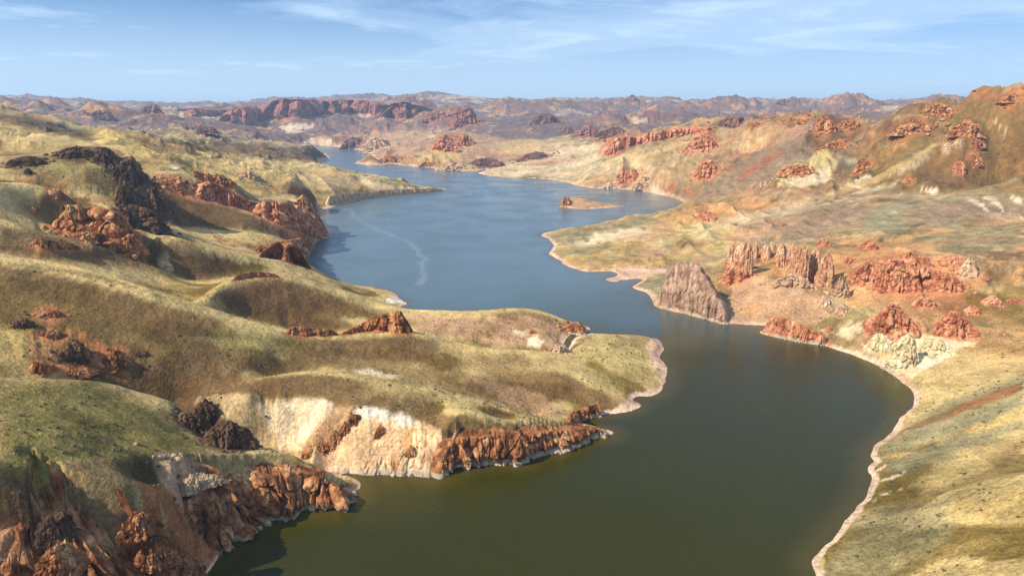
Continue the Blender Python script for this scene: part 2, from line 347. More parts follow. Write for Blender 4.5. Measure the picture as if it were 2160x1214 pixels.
def solve_relief():
    levels = [4, 2, 1]
    Z = None
    for lev in levels:
        nt = (NT - 1) // lev + 1; nr = (NR - 1) // lev + 1
        tt = np.linspace(-TH, TH, nt); ll = np.linspace(lr_c[0], lr_c[-1], nr)
        dt = tt[1] - tt[0]; dl = ll[1] - ll[0]
        ji = np.clip(np.round((cons_t + TH) / dt), 0, nt - 1).astype(int)
        ii = np.clip(np.round((cons_l - ll[0]) / dl), 0, nr - 1).astype(int)
        ok = (cons_t > -TH) & (cons_t < TH) & (cons_l > ll[0]) & (cons_l < ll[-1])
        W = np.zeros((nr, nt)); WZ = np.zeros((nr, nt))
        np.add.at(W, (ii[ok], ji[ok]), cons_w[ok]); np.add.at(WZ, (ii[ok], ji[ok]), (cons_w * cons_z)[ok])
        m = W > 0
        WZ[m] /= W[m]; W = np.minimum(W, 2.0) * 4.0
        si = np.clip(np.round((ll - lr_c[0]) / DL), 0, NR - 1).astype(int); sj = np.clip(np.round((tt + TH) / DT), 0, NT - 1).astype(int)
        sdc = SD[np.ix_(si, sj)]; water = sdc > 0
        zw = -np.minimum(0.25 * sdc, 12) 
        W = np.where(water, 4.0, W); WZ = np.where(water, zw, WZ)
        # soft pull of the region behind the mesh end
        rr = np.exp(ll)[:, None]
        scale = 1.0
        at = 1.0; al = (dt / dl) ** 2
        b = W * WZ
        mem = 0.02 * lev * lev / 1.0; bih = 0.25 / (lev ** 0)
        def lap(u):
            o = np.zeros_like(u)
            d = np.diff(u, axis=1); o[:, :-1] += d; o[:, 1:] -= d
            d = np.diff(u, axis=0) * al; o[:-1] += d; o[1:] -= d
            return o
        def A(u):
            l = lap(u)
            return W * u - mem * l + bih * lap(l)
        if Z is None:
            u = np.full((nr, nt), 60.0)
            its = 500
        else:
            u = up(Z, nr, nt); its = 220 if lev == 2 else 120
        diag = W + mem * (2 + 2 * al) + bih * (2 + 2 * al) ** 2 * 1.3
        r_ = b - A(u); zz = r_ / diag; p = zz.copy(); rz = (r_ * zz).sum()
        for k in range(its):
            Ap = A(p); alpha = rz / (p * Ap).sum(); u = u + alpha * p; r_ = r_ - alpha * Ap
            zz = r_ / diag; rz2 = (r_ * zz).sum(); p = zz + (rz2 / rz) * p; rz = rz2
        Z = u
    return Z
def up_mat(n_from, n_to):
    """cubic (Catmull-Rom) resampling matrix rows as index + weights"""
    x = np.linspace(0, n_from - 1, n_to); i = np.clip(np.floor(x).astype(int), 0, n_from - 2); t = x - i
    w = np.stack([-.5 * t + t * t - .5 * t ** 3, 1 - 2.5 * t * t + 1.5 * t ** 3, .5 * t + 2 * t * t - 1.5 * t ** 3, -.5 * t * t + .5 * t ** 3], 1)
    idx = np.clip(i[:, None] + np.arange(-1, 3)[None], 0, n_from - 1)
    return idx, w
def up(Z, nr, nt):
    idx, w = up_mat(Z.shape[0], nr); Z1 = (Z[idx] * w[:, :, None]).sum(1)
    idx, w = up_mat(Z.shape[1], nt); return (Z1[:, idx] * w[None]).sum(2)
Zc = solve_relief()
def blur(F, n):
    for _ in range(n):
        G = F.copy(); G[1:-1] = .25 * F[:-2] + .5 * F[1:-1] + .25 * F[2:]; H = G.copy(); H[:, 1:-1] = .25 * G[:, :-2] + .5 * G[:, 1:-1] + .25 * G[:, 2:]; F = H
    return F
_k = np.clip(-SD / (0.03 * GR), 0, 1); Zc = Zc * (1 - _k) + blur(Zc, 3) * _k
_k = sstep(.20, .27, GT) * sstep(1150, 1250, GR) * (1 - sstep(1560, 1680, GR)); Zc = Zc * (1 - _k) + blur(Zc, 16) * _k

# ------------------------------------------------------------------ fine relief
MT, MR = 1500, 830
lo_t, hi_t = -R(44.5), R(44.5)
th = np.linspace(lo_t, hi_t, MT)
# distance rows: closer together near the camera's foreground where slopes show large
lr = np.linspace(math.log(125.0), math.log(24000.0), MR)
def sample(F, t, l):
    """bicubic-ish sample of a coarse grid on a product grid"""
    def mat(x, x0, dx, n):
        s = np.clip((x - x0) / dx, 0, n - 1.001); i = np.floor(s).astype(int); f = s - i
        w = np.stack([-.5 * f + f * f - .5 * f ** 3, 1 - 2.5 * f * f + 1.5 * f ** 3, .5 * f + 2 * f * f - 1.5 * f ** 3, -.5 * f * f + .5 * f ** 3], 1)
        return np.clip(i[:, None] + np.arange(-1, 3)[None], 0, n - 1), w
    ai, aw = mat(l, lr_c[0], DL, NR); bi, bw = mat(t, th_c[0], DT, NT)
    F1 = (F[ai] * aw[:, :, None]).sum(1)
    return (F1[:, bi] * bw[None]).sum(2)
Zb = sample(Zc, th, lr)
T2, L2 = np.meshgrid(th, lr)
RR = np.exp(L2); X = RR * np.sin(T2); Y = RR * np.cos(T2)
cell = RR * (th[1] - th[0]) * 1.3
SDf = sample(SD, th, lr)
SDf = SDf + cell * 0 + np.minimum(0.004 * RR, 3) * fbm2(X, Y, 14, 4, 21, cell=cell)
land = -SDf
far = sstep(1500, 6000, RR)
rough = 0.35 + 0.65 * sstep(-0.2, 0.5, fbm2(X, Y, 420, 3, 33))
n1 = fbm2(X + 40 * vnoise2(X / 160, Y / 160, 3), Y + 40 * vnoise2(X / 160, Y / 160, 4), 230, 7, 41, ridged=True, gain=.5, cell=cell)
n2 = fbm2(X, Y, 40, 5, 55, gain=.5, cell=cell)
n3 = fbm2(X + 300 * vnoise2(X / 1500, Y / 1500, 13), Y + 300 * vnoise2(X / 1500, Y / 1500, 14), 1500, 8, 61, ridged=True, gain=.52, cell=cell)
mid = sstep(700, 1800, RR)
amp1 = 1.6 + 13 * mid + 22 * far
tl = 1 - 2 * np.abs(vnoise2((X + 45 * vnoise2(X / 130, Y / 130, 601)) / 120, (Y + 45 * vnoise2(X / 130, Y / 130, 602)) / 120, 603))
tl2 = 1 - 2 * np.abs(vnoise2((X + 25 * vnoise2(X / 60, Y / 60, 611)) / 52, (Y + 25 * vnoise2(X / 60, Y / 60, 612)) / 52, 613))
spz = (sstep(.03, .12, T2) * sstep(450, 900, RR) + sstep(-.02, -.1, T2) * sstep(900, 1300, RR)) * (1 - .3 * sstep(2600, 3600, RR))
skyfade = 1 - 0.55 * sstep(8000, 10500, RR)
gul = fbm2(X + 9 * vnoise2(X / 30, Y / 30, 17), Y + 9 * vnoise2(X / 30, Y / 30, 18), 55, 6, 141, ridged=True, gain=.5, cell=cell)
gul2 = fbm2(X + 30 * vnoise2(X / 120, Y / 120, 27), Y + 30 * vnoise2(X / 120, Y / 120, 28), 110, 6, 151, ridged=True, gain=.5, cell=cell)
gul3 = fbm2(X + 60 * vnoise2(X / 250, Y / 250, 37), Y + 60 * vnoise2(X / 250, Y / 250, 38), 260, 4, 161, ridged=True, gain=.5, cell=cell)
zr0 = np.gradient(Zb, axis=0) / (lr[1] - lr[0]) / RR; zt0 = np.gradient(Zb, axis=1) / (th[1] - th[0]) / RR
stp = sstep(.22, .8, np.hypot(zr0, zt0))
nz = spz * (8.5 + 9 * sstep(900, 2000, RR)) * sstep(0, 45, land) * (.75 * (1 - np.sqrt(np.maximum(1 - tl, 0) / 2 + .01)) * 2 - .6 + .35 * tl2) + (0.7 + 2.6 * stp) * gul * (0.6 + 1.1 * mid) + (5.0 * mid * (0.5 + 2 * stp)) * gul2 + 15 * mid * (0.45 + 1.6 * stp) * gul3 + amp1 * rough * (n1 - 0.1) + (0.35 + 0.9 * mid) * n2 + far * 185 * skyfade * (n3 - 0.10) * (.35 + .65 * rough)
shorefade = sstep(0, 14, land) * np.where(RR > 1200, sstep(0, 60, land), 1)
Zl = np.maximum(Zb, 0.5 + 0.0 * Zb)
ramp = 1 - np.exp(-np.maximum(land, 0) / np.maximum(3.0, 0.006 * RR))
beach = 0.12 * np.maximum(land, 0)
Zland = np.minimum(Zl * ramp + beach * (1 - sstep(4, 12, land)) , 1e9) + nz * shorefade
Zland = np.maximum(Zland, np.minimum(beach, 1.0))
Zwater = -np.minimum(0.35 * np.maximum(SDf, 0), 14)
Z = np.where(land > 0, Zland, Zwater)

def rough_patch(poly, amp, lam, soft=10, st=.45):
    """gullied bare slope inside an outline"""
    global Z
    PX_, PY_ = project(X, Y, Z); p = np.asarray(poly, float)
    sel = (PX_ > p[:, 0].min() - soft) & (PX_ < p[:, 0].max() + soft) & (PY_ > p[:, 1].min() - soft) & (PY_ < p[:, 1].max() + soft) & (RR < 3000)
    ii = np.nonzero(sel); m_ = sstep(-soft, soft, poly_sd(PX_[ii], PY_[ii], p)) * sstep(0, 6, land[ii])
    xx, yy = X[ii], Y[ii]
    n_ = fbm2(xx + lam * .3 * vnoise2(xx / lam, yy / lam, 61), (yy + lam * .3 * vnoise2(xx / lam, yy / lam, 62)) * st, lam, 5, 171, ridged=True, gain=.55, cell=cell[ii] * .5)
    Z[ii] += m_ * amp * (n_ - .1)
rough_patch([(400,850),(420,832),(520,832),(700,846),(850,870),(938,918),(940,1008),(740,996),(640,965),(520,945)], 3.4, 15)
rough_patch([(300,1030),(400,1000),(460,1010),(470,1150),(400,1120)], 2.5, 9)
rough_patch([(150,1080),(230,1055),(300,1060),(470,1165),(430,1230),(200,1300),(60,1214),(40,1110)], 5.0, 13, 8, .8)
rough_patch([(870,700),(1000,690),(1190,700),(1190,735),(1000,730)], 2.0, 14)
rough_patch([(1780,690),(2060,690),(1990,760),(1880,790),(1800,740)], 3.5, 16)
rough_patch([(1560,560),(1760,600),(2060,520),(2160,560),(2160,660),(1780,660)], 3.0, 24)
rough_patch([(20,700),(140,690),(290,740),(290,790),(60,790)], 3.0, 12)
rough_patch([(80,400),(300,400),(300,540),(80,540)], 7.0, 34)
rough_patch([(1300,330),(1640,260),(1820,262),(1900,400),(1700,400),(1400,410)], 17.0, 110, 12, 1.0)
rough_patch([(1820,270),(2160,200),(2160,400),(1900,405)], 15.0, 110, 12, 1.0)
rough_patch([(180,290),(400,300),(640,360),(560,395),(340,380)], 12.0, 90, 12, 1.0)
# visible part of the ground from the survey point (used to lay the soil and rock map on the true surface)
EL = (Z - CAM_H) / RR
horizon = np.maximum.accumulate(np.vstack([np.full((1, MT), -9.0), EL[:-1]]), axis=0)
VIS = EL > horizon - 0.004
PX, PY = project(X, Y, Z)

def ground_hit(px, py):
    """where the sight line through a pixel first meets the ground: x, y, z, distance"""
    a, e = ray(px, py)
    j = (float(a) - lo_t) / (hi_t - lo_t) * (MT - 1); j0 = int(np.clip(j, 0, MT - 2)); f = min(max(j - j0, 0), 1)
    col = Z[:, j0] * (1 - f) + Z[:, j0 + 1] * f
    col = np.maximum(col, 0)
    rr = np.exp(lr); d = col - (CAM_H + rr * float(e))
    k = np.argmax(d > 0)
    if d[k] <= 0: k = MR - 1
    if k == 0: return rr[0] * math.sin(a), rr[0] * math.cos(a), col[0], rr[0]
    t = d[k - 1] / (d[k - 1] - d[k] + 1e-12); r = rr[k - 1] + (rr[k] - rr[k - 1]) * t; z = col[k - 1] + (col[k] - col[k - 1]) * t
    return r * math.sin(a), r * math.cos(a), z, r
def ground_z(x, y):
    r = np.hypot(x, y); a = np.arctan2(x, y)
    j = np.clip((a - lo_t) / (hi_t - lo_t) * (MT - 1), 0, MT - 1.001); i = np.clip((np.log(r) - lr[0]) / (lr[1] - lr[0]), 0, MR - 1.001)
    j0 = np.floor(j).astype(int); i0 = np.floor(i).astype(int); fj = j - j0; fi = i - i0
    return (Z[i0, j0] * (1 - fj) + Z[i0, j0 + 1] * fj) * (1 - fi) + (Z[i0 + 1, j0] * (1 - fj) + Z[i0 + 1, j0 + 1] * fj) * fi

# ------------------------------------------------------------------ soils, grass, rock: colour of the ground cover, some shade painted in
dZr = np.gradient(Z, axis=0) / np.gradient(L2, axis=0) / RR
dZt = np.gradient(Z, axis=1) / (th[1] - th[0]) / RR
def blur_(F):
    G = F.copy(); G[1:-1] = .25 * F[:-2] + .5 * F[1:-1] + .25 * F[2:]; H = G.copy(); H[:, 1:-1] = .25 * G[:, :-2] + .5 * G[:, 1:-1] + .25 * G[:, 2:]
    return H
gx = dZr * np.sin(T2) + dZt * np.cos(T2); gy = dZr * np.cos(T2) - dZt * np.sin(T2)
slope = np.hypot(gx, gy)
Zs = sample(Zc, th, lr)
dsr = np.gradient(Zs, axis=0) / np.gradient(L2, axis=0) / RR; dst = np.gradient(Zs, axis=1) / (th[1] - th[0]) / RR
sy = dsr * np.cos(T2) - dst * np.sin(T2); sx = dsr * np.sin(T2) + dst * np.cos(T2)
c1 = fbm2(X, Y, 90, 6, 71, cell=cell); c2 = fbm2(X, Y, 28, 5, 81, cell=cell); c3 = fbm2(X, Y, 700, 6, 91, cell=cell); c4 = fbm2(X, Y, 9, 4, 97, gain=.7, cell=cell)
c5 = fbm2(X, Y, 260, 6, 101, cell=cell, ridged=True)
def rgb(*c): return np.array(c)
PAL = dict(straw=(.49,.365,.165), olive=(.168,.115,.032), green=(.135,.125,.030), brown=(.125,.072,.032), dark=(.075,.048,.026), rust=(.33,.125,.055), orange=(.48,.255,.11),
    peach=(.70,.45,.25), cream=(.69,.565,.40), white=(.78,.71,.58), ochre=(.48,.35,.13), pink=(.54,.36,.26), pinkbrown=(.38,.235,.14), sage=(.20,.19,.115), tan=(.44,.32,.17),
    greybrown=(.25,.18,.12), redbrown=(.31,.12,.075), mauve=(.115,.085,.088), farred=(.25,.11,.09), pale=(.54,.45,.31), yellow=(.64,.52,.24), darkrock=(.06,.038,.025))
PAL = {k: np.array(v) for k, v in PAL.items()}
def mix(a, b, t): return a + (b - a) * t[..., None]
near = 1 - sstep(600, 1500, RR)
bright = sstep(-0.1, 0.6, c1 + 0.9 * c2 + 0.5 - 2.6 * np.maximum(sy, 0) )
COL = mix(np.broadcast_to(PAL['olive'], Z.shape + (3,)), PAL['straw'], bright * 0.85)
Zs2 = sample(blur(Zc, 14), th, lr)
conv = np.clip(-(np.gradient(np.gradient(Zs2, axis=0), axis=0) / (lr[1] - lr[0]) ** 2 + np.gradient(np.gradient(Zs2, axis=1), axis=1) / (th[1] - th[0]) ** 2) / RR, -2, 2)
COL = mix(COL, PAL['straw'], sstep(.12, .55, conv + .3 * c2) * .8)
gyb = blur_(gy); gxb = blur_(gx)
wfar = sstep(450, 900, RR)
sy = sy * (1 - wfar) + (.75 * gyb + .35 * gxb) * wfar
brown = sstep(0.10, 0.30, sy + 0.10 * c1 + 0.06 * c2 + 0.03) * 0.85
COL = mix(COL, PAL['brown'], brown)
rightside = sstep(0.02, 0.12, T2) * sstep(500, 800, RR)
leftfar = sstep(-.02, -.1, T2) * sstep(800, 1300, RR)
COL = mix(COL, mix(np.broadcast_to(PAL['tan'], Z.shape + (3,)), PAL['ochre'] * .7, leftfar), (rightside + leftfar * 1.2) * np.clip(0.55 + 0.3 * c1, 0, .83))
COL = mix(COL, PAL['pinkbrown'], (rightside + .5 * leftfar) * sstep(-0.05, 0.4, c2 + c1 * .7) * 0.7)
fm = sstep(2300, 3600, RR) * (1 - 0.5 * rightside * (RR < 2600))
COL = mix(COL, PAL['orange'] * .68, rightside * (RR < 2600) * sstep(.05, .35, c5 * .6 + c2 * .6 + .5 * c1) * .45)
fcol = mix(np.broadcast_to(PAL['mauve'], Z.shape + (3,)), PAL['pale'], sstep(0.0, 0.5, c3 + 0.6 * c5 + .1 - 1.6 * np.maximum(slope - .12, 0)) * 0.7)
fcol = mix(fcol, PAL['farred'], sstep(0.3, 0.6, slope + 0.2 * c1) * 0.5)
fcol = mix(fcol, PAL['greybrown'], 0.15 + 0 * RR)
COL = mix(COL, fcol, fm)
# pale threads of grass along small spurs and dry washes of the middle distance
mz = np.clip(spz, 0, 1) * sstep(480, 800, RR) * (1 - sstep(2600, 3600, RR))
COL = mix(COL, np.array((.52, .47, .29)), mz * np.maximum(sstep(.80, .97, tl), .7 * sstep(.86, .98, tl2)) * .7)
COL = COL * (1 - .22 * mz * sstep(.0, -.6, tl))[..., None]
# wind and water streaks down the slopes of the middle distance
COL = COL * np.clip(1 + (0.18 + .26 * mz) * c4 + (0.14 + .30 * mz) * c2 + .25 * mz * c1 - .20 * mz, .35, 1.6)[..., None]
oc = fbm2(X, Y, 60, 6, 201, gain=.62, cell=cell); oz = fbm2(X, Y, 320, 3, 211)
ocm = sstep(.10, .20, oc + .35 * (oz - .2) + .25 * (slope - .35)) * sstep(380, 900, RR) * sstep(4, 20, land)
COL = mix(COL, mix(np.broadcast_to(PAL['orange'], Z.shape + (3,)), PAL['brown'], sstep(-.2, .3, c4 + c1)), ocm * .75)
Z = Z + ocm * .012 * RR ** .75 * .6 * fbm2(X, Y, 14, 4, 221, ridged=True, cell=cell)
steep = sstep(0.75, 1.15, slope + 0.2 * c2)
COL = mix(COL, mix(mix(np.broadcast_to(PAL['rust'], Z.shape + (3,)), PAL['brown'], near), PAL['darkrock'], sstep(-.3, .4, c2)), steep * 0.8 * (1 - .5 * near))

jx = 22 * c1 + 16 * c2 + 8 * c4; jy = 7 * c2 + 5 * c4 + 5 * c1
def P(col, alpha, soft, poly, jit=1.0, feather=0.0):
    """lay one soil, rock or painted-shade colour on the visible ground inside an outline (edges broken up by noise on the ground)"""
    p = np.asarray(poly, float); m = soft + 14 * jit
    sel = VIS & (PX > p[:, 0].min() - m) & (PX < p[:, 0].max() + m) & (PY > p[:, 1].min() - m) & (PY < p[:, 1].max() + m)
    ii = np.nonzero(sel)
    if not len(ii[0]): return
    d = poly_sd(PX[ii] + jx[ii] * jit, PY[ii] + jy[ii] * jit, p)
    a = sstep(-soft, soft, d) * alpha
    brk = c2[ii] * .9 + c4[ii] * .9 + (.9 if col in ('straw', 'olive', 'sage', 'brown', 'dark', 'green') else .05 if col == 'white' else .22) + np.clip(d / (soft * 4), -.4, .5)
    a = a * sstep(-.12, .16, brk)
    tex = 1 + 0.26 * c4[ii] + 0.24 * c2[ii]
    c = np.asarray(PAL[col]) * tex[:, None]
    COL[ii] += (c - COL[ii]) * a[:, None]
def S(col, alpha, width, line, soft=None, jit=0.5):
    """a band of colour along a line"""
    q = catmull(line, 4); d = np.gradient(q, axis=0); n = np.stack([-d[:, 1], d[:, 0]], 1); n /= np.linalg.norm(n, axis=1)[:, None] + 1e-9
    w = width * 0.5 * np.sin(np.linspace(0.25, math.pi - 0.25, len(q)))[:, None]
    P(col, alpha, soft if soft is not None else max(1.0, width * .3), np.vstack([q + n * w, (q - n * w)[::-1]]), jit)
# far
P('farred', .85, 3, [(405,240),(415,231),(440,229),(500,231),(545,223),(570,212),(590,205),(612,212),(720,210),(800,215),(862,218),(885,240),(860,248),(800,240),(720,236),(640,238),(560,250),(500,250),(480,240),(410,242)], .4)
P('mauve', .7, 3, [(180,262),(190,240),(212,231),(262,246),(285,262)], .4)
P('farred', .9, 2, [(955,250),(957,225),(970,218),(985,235),(1010,250),(1030,262),(1010,262),(985,260)], .3)
P('farred', .7, 3, [(895,250),(900,238),(955,232),(955,240),(910,250)], .4)
P('mauve', .8, 3, [(1010,250),(1040,250),(1110,243),(1140,236),(1165,238),(1190,256),(1290,266),(1340,280),(1180,282),(1100,265)], .4)
P('cream', .7, 2, [(590,268),(620,262),(665,260),(660,268),(610,282)], .5); P('cream', .7, 2, [(760,240),(800,240),(790,246),(765,248)], .5)
P('cream', .8, 2, [(640,305),(660,292),(700,290),(715,305),(690,308)], .6); P('cream', .5, 3, [(1330,250),(1370,250),(1365,258),(1335,262)], .4)
P('pinkbrown', .6, 6, [(720,285),(850,268),(960,272),(1050,290),(1180,300),(1160,330),(1040,350),(900,352),(800,340),(770,318)], .6)
P('ochre', .6, 5, [(880,325),(930,315),(980,318),(960,340),(890,345)], .5)
P('cream', .8, 2, [(765,300),(815,292),(820,312),(770,313)], .3); P('farred', .8, 2, [(722,288),(765,288),(770,312),(722,312)], .3)
P('rust', .8, 2, [(915,305),(925,290),(950,282),(985,282),(1000,300),(985,305),(960,315),(925,315)], .4)
P('pale', .6, 4, [(1010,366),(1060,345),(1200,310),(1290,300),(1300,330),(1180,360),(1100,375)], .6)
P('straw', .5, 4, [(1040,300),(1180,290),(1300,270),(1340,275),(1200,310),(1080,330)], .6)
for a_ in ([(1000,325),(1100,330),(1200,330)], [(1060,345),(1140,345),(1220,335)]): S('redbrown', .6, 8, a_)
# right mountain
P('olive', .65, 12, [(1850,300),(1990,222),(2160,195),(2300,190),(2300,420),(1900,405),(1800,390)], 1)
P('tan', .65, 10, [(1300,325),(1440,285),(1650,255),(1690,262),(1560,340),(1450,395),(1330,395)], 1)
P('pale', .5, 5, [(1090,365),(1220,345),(1330,330),(1380,350),(1290,370),(1200,380)], .7)
S('straw', .6, 10, [(1180,370),(1280,352),(1400,315),(1480,290)]); S('straw', .6, 8, [(1230,385),(1330,370),(1400,350)])
P('rust', .85, 3, [(1268,312),(1285,296),(1340,284),(1440,271),(1500,264),(1500,272),(1440,285),(1380,296),(1320,306),(1300,330),(1290,332)], .5)
P('rust', .8, 3, [(1480,275),(1510,272),(1515,300),(1495,312),(1455,312)], .5)
P('yellow', .5, 5, [(1560,300),(1640,268),(1660,275),(1600,315),(1560,330)], .7)
P('rust', .7, 3, [(1470,350),(1510,332),(1515,345),(1500,368),(1465,372)], .5); P('rust', .5, 3, [(1520,330),(1550,315),(1545,325),(1525,338)], .4)
P('greybrown', .95, 5, [(1690,262),(1730,250),(1800,262),(1770,300),(1700,330),(1620,390),(1560,408),(1470,425),(1445,420),(1550,350)], .8)
P('redbrown', .85, 4, [(1648,312),(1655,322),(1600,365),(1550,392),(1548,382),(1600,345)], .5)
P('redbrown', .45, 9, [(1600,262),(1690,255),(1640,300),(1560,350),(1500,385),(1480,370),(1540,320)], 2)
S('redbrown', .55, 9, [(1560,275),(1520,310),(1470,350)], 2)
S('greybrown', .8, 12, [(1830,268),(1800,310),(1770,345)], 2)
S('brown', .6, 10, [(2090,215),(2050,240),(2000,300),(1950,345)], 3)
P('brown', .9, 4, [(1712,262),(1730,246),(1752,238),(1800,252),(1818,266),(1800,305),(1740,320),(1700,300)], .6)
P('yellow', .85, 4, [(1700,352),(1722,318),(1750,312),(1762,335),(1755,380),(1690,398),(1640,395),(1640,372)], .6)
P('cream', .8, 3, [(1650,372),(1690,368),(1755,350),(1752,382),(1690,398)], .6)
P('brown', .85, 3, [(1720,318),(1725,302),(1755,298),(1785,315),(1760,312)], .5); P('ochre', .8, 2, [(1640,370),(1650,352),(1690,345),(1710,352),(1700,368)], .4)
P('brown', .8, 4, [(1800,380),(1808,335),(1830,330),(1840,370),(1820,390)], .5); P('cream', .8, 2, [(1805,375),(1835,365),(1838,375),(1808,385)], .4)
P('brown', .8, 4, [(1890,275),(1905,255),(1940,248),(1975,255),(2010,278),(1950,280)], .6); P('brown', .85, 3, [(1950,238),(1975,218),(2010,230),(2015,236)], .5)
P('brown', .9, 3, [(2012,280),(2018,258),(2040,245),(2062,256),(2050,272),(2030,280)], .5); P('brown', .8, 3, [(2110,210),(2140,198),(2160,197),(2160,215)], .4)
P('rust', .85, 2, [(2040,330),(2042,322),(2065,324),(2068,340),(2050,345)], .4); P('rust', .9, 2, [(2010,360),(2015,338),(2030,338),(2025,362)], .4); P('orange', .8, 2, [(2015,300),(2022,290),(2030,300),(2025,308)], .3)
P('orange', .8, 2, [(1988,315),(2000,298),(2008,305),(1998,313)], .3); P('brown', .8, 2, [(2050,305),(2060,295),(2078,298),(2072,306)], .3)
P('orange', .7, 3, [(1880,305),(1920,300),(1915,310),(1885,312)], .4); P('cream', .55, 4, [(1890,360),(1960,325),(1965,335),(1900,372),(1880,375)], .5)
S('straw', .9, 12, [(1685,425),(1740,412),(1830,385),(1900,350),(1970,312),(2010,285)]); S('pale', .8, 10, [(1800,412),(1860,395),(1920,378)])
S('cream', .4, 6, [(2095,245),(2105,265),(2135,290)]); S('straw', .5, 7, [(1960,245),(1985,262),(2015,278)])
P('brown', .8, 5, [(1930,385),(1950,360),(1990,355),(2040,378),(2070,398),(1960,400)], .7); S('cream', .8, 9, [(1940,400),(1960,402),(1975,400)]); S('cream', .7, 8, [(1785,392),(1800,392),(1815,394)])
P('pinkbrown', .6, 6, [(1560,402),(1680,400),(1790,400),(1780,415),(1680,430),(1600,425)], .8)
P('brown', .55, 8, [(0,300),(120,296),(200,306),(150,345),(0,352)], 1.5)
P('brown', .5, 10, [(260,300),(420,330),(560,370),(540,395),(400,370),(300,345)], 2)
P('orange', .6, 8, [(1400,460),(1440,432),(1560,426),(1660,430),(1600,455),(1500,472),(1410,475)], 1)
P('pale', .45, 7, [(1430,485),(1600,440),(1760,418),(1900,408),(2000,410),(1860,422),(1720,440),(1600,470),(1480,510)], .8)
P('greybrown', .85, 9, [(1600,478),(1720,436),(1860,430),(1850,470),(1760,480),(1640,505)], 1)
P('sage', .8, 8, [(1820,480),(1860,430),(1930,420),(1900,480),(1860,500)], 1)
P('greybrown', .8, 9, [(1900,482),(1950,422),(2020,415),(2160,412),(2160,465),(2040,470)], 1)
for q_ in ([(2040,418),(2070,432),(2090,450)], [(2070,415),(2100,425),(2120,450)], [(2130,412),(2150,425),(2160,430)]): S('cream', .8, 10, q_)
P('pinkbrown', .8, 8, [(1480,505),(1560,478),(1660,455),(1690,470),(1620,500),(1560,510)], 1); P('greybrown', .8, 8, [(1560,520),(1680,485),(1740,482),(1750,500),(1640,520)], .8)
P('sage', .5, 8, [(1820,520),(1960,490),(2160,470),(2160,500),(1960,512),(1860,540)], 1); P('sage', .6, 8, [(1900,520),(2160,505),(2160,530),(2000,540)], 1)
P('orange', .6, 10, [(1700,560),(1790,500),(1900,490),(1980,520),(2080,560),(2060,640),(1960,650),(1800,650),(1730,600)], 1.2)
P('rust', .6, 6, [(1800,560),(1860,530),(1960,535),(2030,590),(2000,615),(1830,610)], 1)
P('rust', .5, 8, [(1850,625),(1960,600),(2060,620),(2140,620),(2160,660),(2060,670),(1960,665)], 1.2)
P('olive', .7, 8, [(2020,620),(2160,590),(2300,590),(2300,700),(2160,690),(2060,650)], 1); P('straw', .6, 6, [(2060,610),(2160,592),(2160,600),(2080,620)], .6)
# flats on the right bank
P('ochre', .35, 10, [(1170,510),(1400,455),(1560,470),(1540,560),(1350,590),(1200,560)], 1)
P('sage', .75, 6, [(1165,498),(1240,480),(1390,452),(1400,470),(1300,490),(1200,515),(1170,518)], 1)
P('pale', .8, 5, [(1200,515),(1290,490),(1370,478),(1380,492),(1290,508),(1230,522)], .8); P('sage', .7, 5, [(1170,530),(1290,512),(1300,520),(1200,545)], .8)
P('pinkbrown', .7, 6, [(1380,480),(1400,465),(1420,490),(1390,508),(1330,505)], .8); P('pinkbrown', .7, 5, [(1315,545),(1380,520),(1470,505),(1520,500),(1480,525),(1380,545)], .8); P('pinkbrown', .7, 5, [(1230,560),(1250,545),(1270,555),(1245,566)], .5)
P('greybrown', .6, 6, [(1360,570),(1440,545),(1530,530),(1530,545),(1400,585)], .8)
P('pinkbrown', .9, 3, [(1184,420),(1210,414),(1290,428),(1320,434),(1250,441),(1186,440)], .3)
P('pink', .9, 4, [(1290,572),(1310,560),(1400,566),(1440,570),(1360,585),(1300,594),(1272,588)], .5)
P('sage', .8, 5, [(1352,600),(1400,580),(1420,590),(1395,635),(1370,618)], .6)
P('pinkbrown', .95, 4, [(1540,600),(1580,568),(1640,590),(1720,630),(1745,665),(1715,684),(1540,684)], .6); P('orange', .4, 6, [(1560,650),(1590,635),(1610,655),(1570,670)], .8)
P('olive', .5, 6, [(1740,665),(1820,650),(1850,690),(1780,690)], .8); P('cream', .45, 4, [(1750,700),(1800,672),(1830,680),(1790,715),(1770,708)], .8); P('cream', .6, 4, [(1720,690),(1750,690),(1760,700),(1740,705)], .5)
P('cream', .8, 5, [(1830,735),(1845,705),(1880,700),(1880,725)], .6); P('yellow', .6, 6, [(1875,760),(1890,700),(1920,690),(1960,700),(2060,708),(2050,730),(1980,745),(1900,785),(1880,790)], .8)
P('cream', .85, 5, [(1900,785),(1925,730),(1930,710),(2030,712),(2050,722),(1990,740),(1930,775)], .9)
P('redbrown', .5, 5, [(1810,730),(1850,670),(1850,700),(1835,730)], .6)
P('cream', .9, 2, [(1905,785),(1930,770),(2010,742),(2015,748),(1940,785),(1925,800)], .4)
